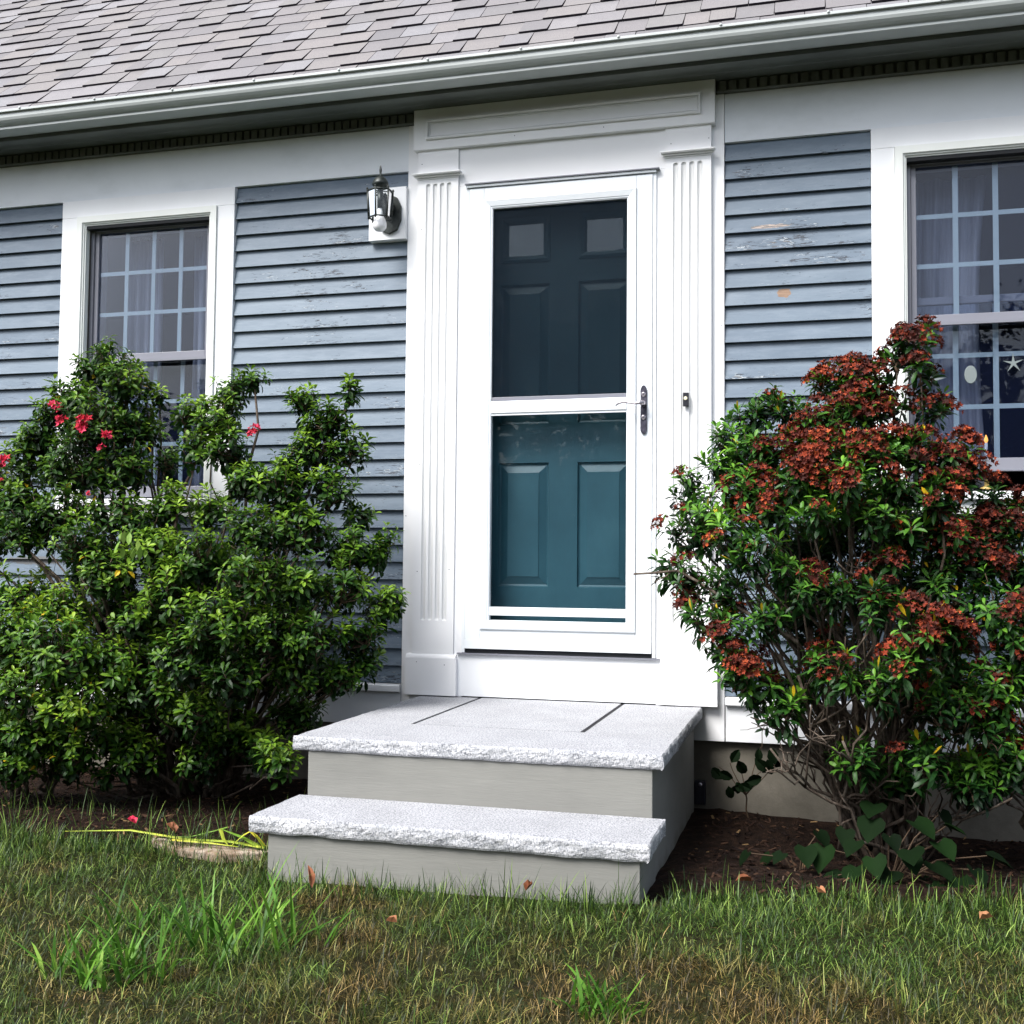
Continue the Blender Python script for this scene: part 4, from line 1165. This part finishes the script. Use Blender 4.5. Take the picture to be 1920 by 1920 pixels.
# leafage deeper inside and low down
LOW_B = [(-1.55,-.80,-.20,.09),(-1.30,-.72,-.22,.09),(-1.80,-.85,-.22,.09),(-1.10,-.62,-.18,.09),(-2.05,-.9,-.20,.10),(-1.42,-.6,-.05,.11),(-0.98,-.55,-.05,.10),(-1.85,-.45,.35,.16),(-1.65,-.5,.20,.15),(-1.45,-.45,.15,.15),(-1.2,-.45,.12,.14),(-1.0,-.42,.10,.12),(-1.75,-.6,.0,.13),(-1.5,-.55,-.05,.12),(-1.95,-.5,.55,.14),(-1.6,-.35,.55,.14),(-1.3,-.35,.5,.14),(-1.1,-.38,.4,.13),(-1.25,-.6,-.10,.10),(-1.95,-.7,.15,.13),(-1.7,-.75,-.15,.09),(-1.95,-.8,-.12,.09)]
LOW_D = [(1.05,-.5,.62,.14,.0),(1.20,-.45,.68,.14,.1),(1.0,-.55,.42,.12,.0),(1.38,-.45,.50,.14,.1),(1.12,-.45,.85,.13,.2),(1.22,-.85,-.08,.07,.0),(1.42,-.85,-.05,.08,.1),(1.58,-.8,-.12,.08,.0),(1.70,-.75,-.05,.09,.2),(1.50,-.9,.12,.09,.1),(1.30,-.9,.16,.09,.0),(1.12,-.95,.22,.08,.1),(1.35,-.6,-.15,.10,.0),(1.6,-.55,-.18,.10,.0),(1.5,-.45,.35,.14,.0),(1.25,-.4,.45,.14,.0),(1.1,-.5,.3,.12,.1),(1.45,-.4,.1,.12,.0),(1.6,-.5,.05,.12,.1),(1.35,-.35,.75,.14,.0),(1.0,-.7,.12,.09,.1),(1.55,-.6,.65,.12,.3)]
shrub('tall green laurel in front of the left window with pink flowers near its top', [(-1.66, -0.34), (-1.72, -0.40)], shrink(CL_A), M['laurel_leaf'], 1, 46, 0.047, 0.0165, 0.15, 0.9, PINK, M['pink_flower'], 'pink_flower',
      pinks=[((-2.12,-.62,1.26),1.0),((-2.08,-.63,1.24),.8),((-2.10,-.62,1.20),.7),((-1.985,-.74,1.17),1.0),((-1.88,-.74,1.18),1.1),((-1.875,-.75,1.14),1.1),((-1.90,-.74,1.15),.8),((-1.80,-.70,1.11),1.2),((-1.82,-.70,1.06),.7),((-2.38,-.62,1.03),1.2),((-2.36,-.62,1.01),1.0),((-2.40,-.62,0.99),1.0),((-1.80,-.80,0.86),.5),((-2.35,-.66,0.93),.5)])
shrub('broad green laurel between the left window and the door surround', [(-1.53, -0.30), (-1.48, -0.36), (-1.60, -0.42)], shrink(CL_B) + LOW_B, M['laurel_leaf'], 2, 46, 0.047, 0.0165, 0.15, 0.9, PINK, M['pink_flower'], 'pink_flower',
      pinks=[((-1.165,-.60,1.135),1.0),((-1.175,-.60,1.12),.8)])
shrub('low yellow green laurel at the left edge behind the lawn', [(-2.30, -0.75), (-2.1, -0.70)], CL_C, M['laurel_leaf_light'], 3, 44, 0.047, 0.0160, 0.15, 0.85)
shrub('large laurel right of the door covered in rusty red spent flowers', [(1.30, -0.42), (1.36, -0.46), (1.26, -0.50)], fewer(CL_D) + LOW_D, M['laurel_leaf_right'], 4, 34, 0.056, 0.0150, 0.1, 0.75, SPENT, M['spent_flower'], 'flower_cluster', bare_low=True, stem_r=0.012)
shrub('smaller laurel at the right edge with orange red flower heads', [(1.95, -0.40), (1.90, -0.46)], fewer(CL_E), M['laurel_leaf_right'], 6, 34, 0.055, 0.0150, 0.1, 0.8, SPENT, M['spent_flower'], 'flower_cluster')

# bare stems in the open lower part of the right shrub and the long twig that reaches the door
rs = [o for o in bpy.data.objects if o.name.startswith('laurel_shrub')][3]
mb = MB()
qb = random.Random(9)
def crooked(a, b, r0, r1, n_=8, w=0.03):
    a, b = Vector(a), Vector(b); pts = []
    for i in range(n_):
        t = i/(n_-1); p = a.lerp(b, t)
        if 0 < i < n_-1: p += Vector((qb.uniform(-w,w), qb.uniform(-w,w), qb.uniform(-w,w)))
        pts.append(p)
    mb.tube(pts, [r0+(r1-r0)*i/(n_-1) for i in range(n_)], 6)
    return pts
base_r = (1.28, -0.55, -0.49)
for (b, r0) in [((0.957,-.90,.29), .020), ((1.02,-.88,.22), .016), ((1.10,-.80,.50), .018), ((1.30,-.85,.62), .020), ((1.22,-.72,.45), .016), ((0.85,-.85,.60), .013), ((1.45,-.80,.50), .017), ((1.16,-.95,.02), .014), ((1.58,-.80,.05), .014), ((0.93,-.92,-.02), .012), ((1.68,-.85,-.15), .012), ((1.40,-.62,.30), .022)]:
    pts = crooked((base_r[0]+qb.uniform(-.13,.13), base_r[1]+qb.uniform(-.1,.1), base_r[2]), b, r0*.62, r0*0.3, 9, 0.032)
    for k in range(5):
        p = pts[qb.randrange(3, 8)]
        e = p + Vector((qb.uniform(-.22,.22), qb.uniform(-.2,.1), qb.uniform(.05,.30)))
        pp = crooked(p, e, r0*0.35, 0.0022, 6, 0.018)
        for _ in range(2):
            crooked(pp[3], pp[3]+Vector((qb.uniform(-.1,.1), qb.uniform(-.1,.1), qb.uniform(.0,.15))), 0.003, 0.0015, 4, 0.008)
crooked((1.02,-.9,.33), (0.62,-.9,.566), .008, .0045, 7, .008)
crooked((0.62,-.9,.566), (0.468,-.9,.553), .0045, .0035, 3, .003)
crooked((0.60,-.9,.563), (0.53,-.9,.515), .0025, .0015, 4, .004)
link('bare_branches', mb.mesh('bare_branches', [M['bark']], True), rs)
rs2 = [o for o in bpy.data.objects if o.name.startswith('laurel_shrub')][1]
mb = MB()
for (b, r0) in [((-1.75,-.75,.35), .013), ((-1.85,-.8,.55), .011), ((-1.95,-.78,.70), .011), ((-1.2,-.6,.25), .013), ((-1.05,-.55,.1), .012), ((-1.35,-.5,.5), .014), ((-1.65,-.6,.1), .011), ((-1.3,-.45,.0), .016), ((-1.0,-.5,-.05), .010), ((-1.8,-.6,-.05), .010)]:
    pts = crooked((-1.53,-.30,-.46), b, r0, r0*.4, 8, .028)
    for k in range(4):
        p = pts[qb.randrange(3, 7)]
        crooked(p, p + Vector((qb.uniform(-.22,.22), qb.uniform(-.15,.1), qb.uniform(.02,.22))), r0*0.3, 0.002, 5, 0.02)
link('bare_branches', mb.mesh('bare_branches', [M['bark']], True), rs2)

# pale drooping shoot hanging on the broad shrub
ps = []
qd = random.Random(12)
for k in range(14):
    v, f = leaf_geo(0.062*qd.uniform(.7,1.1), 0.020, 0.25, -1.1+qd.uniform(-.35,.35), 0.3)
    v = rotz(v, qd.random()*6.283) + np.array([-1.435+qd.uniform(-.055,.055), -1.02+qd.uniform(-.03,.03), 0.655+qd.uniform(-.02,.05)])
    ps.append((v, f, qd.random()*.9))
link('pale_shoot', geo_mesh('pale_shoot', join_geo(ps), [M['pale_leaf']]), rs2, label='pale wilted drooping leaves')

# ------------------------------------------------------------------ grass
def blades(name, n, xr, yr, hmin, hmax, wmin, wmax, seed, mat, dens=None, dryoff=0.0, bend=(0.2, 1.1), zoff=0, kind='stuff', **kw):
    r = np.random.RandomState(seed)
    X = r.uniform(*xr, n); Y = r.uniform(*yr, n)
    keep = np.ones(n, bool)
    if dens is not None:
        keep = np.array([dens(x, y) for x, y in zip(X, Y)]) > r.rand(n)
        X, Y = X[keep], Y[keep]; n = len(X)
    Z = np.array([ground_z(x, y) for x, y in zip(X, Y)]) - 0.004 + zoff
    H = r.uniform(hmin, hmax, n)*(0.7+0.5*r.rand(n))*clump(X, Y); Wd = r.uniform(wmin, wmax, n)
    A = r.uniform(0, 2*np.pi, n); lean = r.uniform(*bend, n); tw = A + np.pi/2 + r.uniform(-.5, .5, n)
    D = np.stack([np.cos(A), np.sin(A), np.zeros(n)], 1); S = np.stack([np.cos(tw), np.sin(tw), np.zeros(n)], 1)
    up = np.array([0, 0, 1.0])
    P0 = np.stack([X, Y, Z], 1)
    segs = []
    ang = lean*0.25
    P = P0
    cs = [(0.0, 1.0), (0.45, 0.9), (0.8, 0.55), (1.0, 0.0)]
    pts = [P0]; prev = 0
    for t, _ in cs[1:]:
        a = lean*(0.25 + 0.9*t)
        step = (np.cos(a)[:, None]*up + np.sin(a)[:, None]*D)*(H*(t-prev))[:, None]
        P = P + step; pts.append(P); prev = t
    V = np.zeros((n, 7, 3))
    for k in range(3):
        w = (Wd*cs[k][1]/2)[:, None]
        V[:, 2*k] = pts[k] - S*w; V[:, 2*k+1] = pts[k] + S*w
    V[:, 6] = pts[3]
    base = (np.arange(n)*7)[:, None]
    fl = np.array([0,1,3,2, 2,3,5,4, 4,5,6])
    loops = (base + fl[None]).ravel()
    tot = np.tile([4,4,3], n); st = np.concatenate([[0], np.cumsum(tot)[:-1]])
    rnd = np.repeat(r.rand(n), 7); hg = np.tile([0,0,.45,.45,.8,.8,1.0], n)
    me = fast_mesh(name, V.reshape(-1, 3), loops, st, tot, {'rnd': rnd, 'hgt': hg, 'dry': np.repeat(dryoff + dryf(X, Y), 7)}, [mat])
    return link(name, me, kind=kind, **kw)

def clump(X, Y):
    return np.array([max(0.62, 0.95 + 0.75*noise.noise(Vector((x*5.5, y*5.5, 3.3))) + 0.35*noise.noise(Vector((x*15, y*15, 5.1)))) for x, y in zip(X, Y)])
def dryf(X, Y):
    return -0.01 + 0.15*np.clip((-1.80-Y)/0.35, -.4, 1)*np.clip(0.6+X*0.5, 0.1, 1)
def in_steps(x, y): return -0.60 < x < 0.655 and y > -1.612
def lawn_d(x, y):
    if in_steps(x, y): return 0
    e = lawn_edge(x) + 0.05*noise.noise(Vector((x*5, 0, 1)))
    if y > e: return 0.0
    return 0.72 + 0.5*noise.noise(Vector((x*3, y*3, 9)))
def lawn_b(x, y):
    if in_steps(x, y): return 0
    e = lawn_edge(x)
    band = math.exp(-((y-e+0.10)/0.13)**2)
    return band if y < e+0.06 else 0
blades('lawn_grass', 250000, (-2.3, 2.4), (-2.95, -1.0), 0.028, 0.056, 0.0011, 0.0023, 1, M['grass'], lawn_d, 0.03, (0.4, 2.2))
blades('lawn_grass', 24000, (-2.4, 2.6), (-3.0, -1.0), 0.040, 0.075, 0.0016, 0.0034, 2, M['grass'], lawn_d, -0.10, (0.2, 1.9))
blades('lawn_grass', 16000, (-2.4, 2.6), (-3.0, -1.0), 0.030, 0.065, 0.0010, 0.0018, 12, M['grass'], lawn_d, 0.5, (0.5, 2.6))
blades('lawn_grass', 30000, (-5, 5), (-4.4, -1.0), 0.025, 0.055, 0.003, 0.006, 3, M['grass'], lambda x, y: lawn_d(x, y)*(1 if (x < -2.4 or x > 2.6 or y < -2.9) else 0), -0.05)
blades('edge_grass', 15000, (-2.8, 2.8), (-1.75, -0.9), 0.050, 0.105, 0.0020, 0.0040, 4, M['grass'], lawn_b, -0.45, (0.05, 0.9))
blades('edge_grass', 500, (-2.6, -0.7), (-1.33, -0.8), 0.05, 0.13, 0.002, 0.0035, 8, M['grass'], lambda x, y: 0.9, -0.1, (0.2, 1.1))
# coarse bright tufts of broad bladed grass
def tuft(cx, cy, n, R, seed, label, hmin=0.09, hmax=0.20):
    def d(x, y):
        if in_steps(x, y): return 0
        return 1.0 if (x-cx)**2 + ((y-cy)*1.3)**2 < (R*(0.75+0.4*noise.noise(Vector((x*8, y*8, seed)))))**2 else 0.0
    blades('grass_tuft', n, (cx-R*1.2, cx+R*1.2), (cy-R, cy+R), hmin, hmax, 0.0060, 0.0105, seed, M['coarse_grass'], d, -0.6, (0.35, 1.35), kind=None, label=label, cat='grass tuft', group='coarse grass tufts in the lawn')
tuft(-0.30, -2.15, 420, 0.26, 31, 'broad bladed bright green grass tuft in the lawn, left of the middle')
tuft(-0.52, -2.42, 420, 0.20, 32, 'coarse bright grass tuft in the bottom left corner of the lawn')
tuft(0.63, -2.30, 240, 0.13, 33, 'small bright grass tuft at the bottom edge, right of the middle', 0.07, 0.14)
tuft(-0.62, -2.10, 150, 0.16, 34, 'thin spreading tuft of broad blades at the far left of the lawn', 0.08, 0.17)
# mulch chips
r = np.random.RandomState(77)
cv = []; cf = []; cr = []
nchip = 0
while nchip < 4200:
    x = r.uniform(-3.0, 3.0); y = r.uniform(-1.45, -0.03)
    if in_steps(x, y) or (-0.58 < x < 0.6) or y < lawn_edge(x)-0.02: continue
    z = ground_z(x, y) + 0.014 + r.rand()*0.008
    L_, W_, T_ = r.uniform(.008, .032), r.uniform(.004, .011), 0.003
    a = r.rand()*6.283; t_ = r.uniform(-.5, .5)
    ca, sa = math.cos(a), math.sin(a)
    b = len(cv)
    for (u, v, w) in ((-1,-1,0),(1,-1,0),(1,1,0),(-1,1,0),(-.8,-.7,1),(.8,-.7,1),(.8,.7,1),(-.8,.7,1)):
        lx, ly, lz = u*L_/2, v*W_/2, w*T_ + u*L_/2*math.sin(t_)
        cv.append((x+lx*ca-ly*sa, y+lx*sa+ly*ca, z+lz))
    cf += [(b,b+1,b+5,b+4),(b+1,b+2,b+6,b+5),(b+2,b+3,b+7,b+6),(b+3,b,b+4,b+7),(b+4,b+5,b+6,b+7)]
    cr += [float(r.rand()**1.3)]*8
    nchip += 1
me = new_mesh('bark_mulch', cv, cf, [M['chip']])
a = me.attributes.new('rnd', 'FLOAT', 'POINT'); a.data.foreach_set('value', cr)
link('bark_mulch', me, kind='stuff')

# edging stone left of the steps
es = MB()
ex = [(-1.12,-1.33),(-0.98,-1.345),(-0.80,-1.365),(-0.64,-1.36),(-0.66,-1.40),(-0.78,-1.46),(-0.98,-1.44),(-1.10,-1.37)]
es.prism_z([(x, y) for x, y in ex][::-1], -0.425, -0.362)
es.build('edging_stone', M['edging'], None, 0.006, label='flat pale edging stone lying in the grass left of the bottom step', cat='edging stone')

# strap leaves of a daylily over the stone
def ribbon(pts, w0, w1, nrm=(0,-.4,.9)):
    V_ = []; n_ = len(pts)
    pts = [Vector(p) for p in pts]
    nr = Vector(nrm)
    for i, p in enumerate(pts):
        t = (pts[min(i+1,n_-1)]-pts[max(i-1,0)]).normalized()
        s_ = t.cross(nr).normalized()
        w = (w0 + (w1-w0)*i/(n_-1))*(1 if i < n_-1 else 0.3)
        V_ += [tuple(p - s_*w/2), tuple(p + nr*0.0015), tuple(p + s_*w/2)]
    F_ = []
    for i in range(n_-1):
        F_ += [(3*i,3*i+1,3*i+4,3*i+3),(3*i+1,3*i+2,3*i+5,3*i+4)]
    return np.array(V_), F_
dl = empty('daylily_plant', (-0.68, -1.38, -0.37), 'bent yellowing strap leaves lying over the edging stone by the bottom step', 'plant')
for pts, w, rv in [([(-0.67,-1.385,-.352),(-0.80,-1.38,-.343),(-0.95,-1.39,-.345),(-1.17,-1.39,-.330),(-1.43,-1.39,-.352)], 0.013, .38),
                   ([(-0.69,-1.38,-.353),(-0.75,-1.385,-.325),(-0.826,-1.395,-.300)], 0.016, .05),
                   ([(-0.826,-1.395,-.300),(-0.812,-1.40,-.33),(-0.793,-1.40,-.352)], 0.013, .45),
                   ([(-0.67,-1.38,-.352),(-0.695,-1.39,-.318),(-0.717,-1.395,-.3005),(-0.742,-1.395,-.315),(-0.783,-1.40,-.352)], 0.013, .68),
                   ([(-0.665,-1.39,-.352),(-0.68,-1.395,-.33),(-0.70,-1.40,-.305)], 0.008, .0),
                   ([(-0.82,-1.36,-.302),(-0.87,-1.36,-.318),(-0.96,-1.37,-.343),(-1.05,-1.37,-.345)], 0.007, .02),
                   ([(-1.0,-1.41,-.345),(-0.86,-1.41,-.345),(-0.75,-1.41,-.35)], 0.010, .60)]:
    v, f = ribbon(pts, w, w*0.55)
    link('strap_leaf', geo_mesh('strap_leaf', (v, f, np.full(len(v), rv)), [M['strap_leaf']]), dl)

# heart-leaved plants under the right shrub
def heart_geo(s):
    o = [(0,0,0),(-.30,-.16,.03),(-.52,.05,.05),(-.50,.38,.04),(-.26,.74,0),(0,1.05,-.08),(.26,.74,0),(.50,.38,.04),(.52,.05,.05),(.30,-.16,.03)]
    v = [(x*s, y*s, z*s) for x, y, z in o] + [(0, .40*s, -.03*s)]
    f = [(10, i, (i+1) % 10) for i in range(10)]
    return np.array(v), f
qh = random.Random(3)
heart_meshes = []
for k in range(4):
    v, f = heart_geo(1.0); v[:, 2] += 0.06*np.sin(v[:, 0]*5+k) + 0.22*np.abs(v[:, 0])
    hm = geo_mesh('heart_leaf', (v, f, np.clip(np.full(len(v), .25+.2*k), 0, .9)), [M['heart_leaf']])
    hm.polygons.foreach_set('use_smooth', [True]*len(hm.polygons))
    heart_meshes.append(hm)
def heart_plant(base, leaves, label, smin, smax):
    rt = empty('heart_leaf_plant', base, label, 'plant', None)
    st = MB()
    for (x, y, z) in leaves:
        s_ = qh.uniform(smin, smax)
        o = link('heart_leaf', heart_meshes[qh.randrange(4)], rt)
        d = Vector((x-base[0], y-base[1]-0.15, 0.0))
        az = math.atan2(d.y, d.x) - math.pi/2 + qh.uniform(-.5, .5)
        o.matrix_basis = Matrix.Translation((x, y, z)) @ Matrix.Rotation(az, 4, 'Z') @ Matrix.Rotation(qh.uniform(-1.0, -.25), 4, 'X') @ Matrix.Rotation(qh.uniform(-.3,.3), 4, 'Y') @ Matrix.Scale(s_, 4)
        st.tube([base, ((base[0]+x)/2, (base[1]+y)/2, max(base[2],z)*.5+base[2]*.5+0.04), (x, y, z)], [.003,.0025,.002], 4)
    st.build('leaf_stalks', M['twig'], rt)
    return rt
heart_plant((1.30,-.88,-.46), [(1.20,-.95,-.30),(1.30,-.97,-.27),(1.36,-.98,-.33),(1.43,-.97,-.35),(1.30,-1.0,-.37),(1.20,-1.0,-.37),(1.45,-.93,-.29),(1.50,-1.0,-.38),(1.38,-.90,-.235),(1.25,-.90,-.24),(1.16,-.96,-.40),(1.42,-1.02,-.40),(1.33,-1.05,-.41),(1.48,-.86,-.25),(1.10,-.93,-.33),(1.55,-.95,-.36),(1.26,-.85,-.20),(1.47,-.80,-.22),(1.17,-.88,-.28),(1.36,-1.02,-.30),(1.25,-1.02,-.33),(1.60,-.88,-.33),(1.40,-.95,-.40),(1.13,-1.0,-.40)], 'clump of large dark heart shaped leaves at the base of the right shrub', 0.060, 0.090)
heart_plant((1.02,-.90,-.46), [(0.97,-.93,-.36),(1.04,-.95,-.33),(1.08,-.90,-.29),(0.93,-.88,-.38),(1.0,-.99,-.42),(0.86,-.95,-.36)], 'smaller heart leaved plant in the shade between the steps and the right shrub', 0.05, 0.08)
heart_plant((0.98,-1.16,-.43), [(0.975,-1.18,-.385),(1.03,-1.18,-.39),(0.94,-1.17,-.40),(1.0,-1.2,-.41)], 'light green round leaves at the lawn edge right of the steps', 0.05, 0.07)

# sapling against the foundation
sp = empty('sapling', (0.82, -0.15, -0.47), 'spindly sapling with dark oval leaves against the foundation right of the steps', 'plant')
mb = MB()
crooked((0.82,-.15,-.47), (0.80,-.15,-.30), .004, .003, 5, .006)
for e in ((0.70,-.17,-.22),(0.745,-.18,-.20),(0.77,-.16,-.17),(0.84,-.18,-.24),(0.88,-.17,-.19),(0.92,-.17,-.20),(0.78,-.2,-.27)):
    crooked((0.805,-.15,-.33), e, .0025, .0015, 5, .008)
crooked((0.80,-.12,-.32), (0.88,-.1,-.05), .0022, .0016, 8, .012)
crooked((0.88,-.1,-.05), (0.78,-.1,-.08), .0016, .001, 6, .012)
mb.build('stem', M['twig'], sp)
def oval_geo(L_, W_):
    v = [(0,0,0),(-W_*.42,L_*.25,.01),(-W_*.5,L_*.5,.012),(-W_*.32,L_*.8,.006),(0,L_,-.01),(W_*.32,L_*.8,.006),(W_*.5,L_*.5,.012),(W_*.42,L_*.25,.01),(0,L_*.5,0)]
    return np.array(v), [(8, i, (i+1) % 8) for i in range(8)]
v, f = oval_geo(0.062, 0.040)
ovm = geo_mesh('oval_leaf', (v, f, np.full(len(v), .45)), [M['heart_leaf']])
for (x, y, z) in ((0.70,-.17,-.24),(0.715,-.17,-.27),(0.75,-.18,-.20),(0.775,-.17,-.19),(0.74,-.19,-.29),(0.78,-.2,-.28),(0.81,-.2,-.27),(0.84,-.18,-.26),(0.86,-.17,-.19),(0.89,-.17,-.18),(0.92,-.17,-.20),(0.895,-.17,-.225),(0.87,-.17,-.235),(0.83,-.19,-.30),(0.80,-.2,-.31),(0.93,-.17,-.17)):
    o = link('oval_leaf', ovm, sp)
    o.matrix_basis = Matrix.Translation((x, y, z)) @ Matrix.Rotation(qh.uniform(0, 6.28), 4, 'Y') @ Matrix.Rotation(qh.uniform(.9, 1.7), 4, 'X') @ Matrix.Scale(qh.uniform(.8, 1.15), 4)

# fallen leaves and a dropped blossom
def curled_leaf(loc, L_, W_, seed, label, mat='dead_leaf', rv=.5, up=0.0):
    q_ = random.Random(seed)
    v, f = oval_geo(L_, W_)
    v = v.copy()
    v[:, 2] += 0.35*np.abs(v[:, 0]) + 6.0*(v[:, 1]-L_*.5)**2 + 0.004*np.sin(v[:, 1]*240)
    a = q_.random()*6.283
    m = np.array((Matrix.Rotation(a, 3, 'Z') @ Matrix.Rotation(up, 3, 'X')))
    v = v @ m.T
    me = geo_mesh('fallen_leaf', (v, f, np.full(len(v), rv)), [M[mat]])
    o = link('fallen_leaf', me, None, (loc[0], loc[1], ground_z(loc[0], loc[1])+loc[2]), label=label, cat='fallen leaf', group='fallen leaves on the lawn')
    md = o.modifiers.new('thick', 'SOLIDIFY'); md.thickness = 0.0008
curled_leaf((-0.305,-1.80,.045), .065, .020, 1, 'curled brown leaf standing in the grass in front of the bottom step', rv=.65, up=1.2)
curled_leaf((0.285,-1.655,.035), .040, .022, 2, 'rusty leaf against the lower riser of the steps', rv=.4, up=.5)
curled_leaf((-1.21,-1.30,.055), .038, .022, 3, 'dark red dropped blossom in the grass left of the edging stone', 'pink_flower', .4, .6)
curled_leaf((-0.98,-1.42,.065), .045, .026, 4, 'brown curled leaf standing in front of the edging stone', rv=.5, up=.9)
curled_leaf((1.08,-1.40,.040), .030, .022, 5, 'small orange leaf in the grass below the right shrub', rv=.8, up=.4)
curled_leaf((1.50,-1.46,.040), .036, .024, 6, 'tan and orange leaf in the grass at the right edge', rv=.9, up=.4)
curled_leaf((0.89,-1.33,.035), .050, .030, 7, 'dark brown leaf at the lawn edge right of the steps', rv=.15, up=.3)
curled_leaf((0.02,-1.97,.035), .032, .016, 8, 'small tan leaf lying in the middle of the lawn', rv=.9, up=.2)

# tree line across the lawn behind the camera; seen mirrored in the panes
r = np.random.RandomState(5)
tv = []; tf = []
for k in range(46):
    cx = r.uniform(-42, 42); cy = r.uniform(-38, -30); hh = r.uniform(5.5, 10.5); rw = r.uniform(2.0, 4.2)
    b = len(tv)
    for i in range(5):
        a = i*1.2566
        tv += [(cx+.3*math.cos(a), cy+.3*math.sin(a), -1), (cx+.15*math.cos(a), cy+.15*math.sin(a), hh*.7)]
    for i in range(5): tf.append((b+2*i, b+(2*i+2) % 10, b+(2*i+3) % 10, b+2*i+1))
    for _ in range(420):
        p = np.array([cx+r.uniform(-3,3), cy+r.uniform(-1.5,1.5), r.uniform(-.5,3.9)])
        e1 = r.normal(size=3); e1 /= np.linalg.norm(e1); e2 = np.cross(e1, r.normal(size=3)); e2 /= np.linalg.norm(e2)
        b = len(tv)
        tv += [tuple(p-e1*.35), tuple(p-e2*.3), tuple(p+e1*.35), tuple(p+e2*.3)]
        tf.append((b,b+1,b+2,b+3))
    for _ in range(2400):
        th = r.uniform(0, 6.283); ph = math.acos(r.uniform(-1, 1)); ra = r.uniform(.5, 1)**.4*(1+.25*math.sin(3*th+k))
        p = np.array([cx+rw*ra*math.sin(ph)*math.cos(th), cy+rw*.7*ra*math.sin(ph)*math.sin(th), hh*.58+hh*.42*ra*math.cos(ph)])
        s_ = r.uniform(.07, .22)
        e1 = r.normal(size=3); e1 /= np.linalg.norm(e1); e2 = np.cross(e1, r.normal(size=3)); e2 /= np.linalg.norm(e2)
        b = len(tv)
        tv += [tuple(p-e1*s_), tuple(p-e2*s_*.6), tuple(p+e1*s_), tuple(p+e2*s_*.6)]
        tf.append((b,b+1,b+2,b+3))
link('distant_woods', new_mesh('distant_woods', tv, tf, [M['wood_leafage']]), kind='stuff')
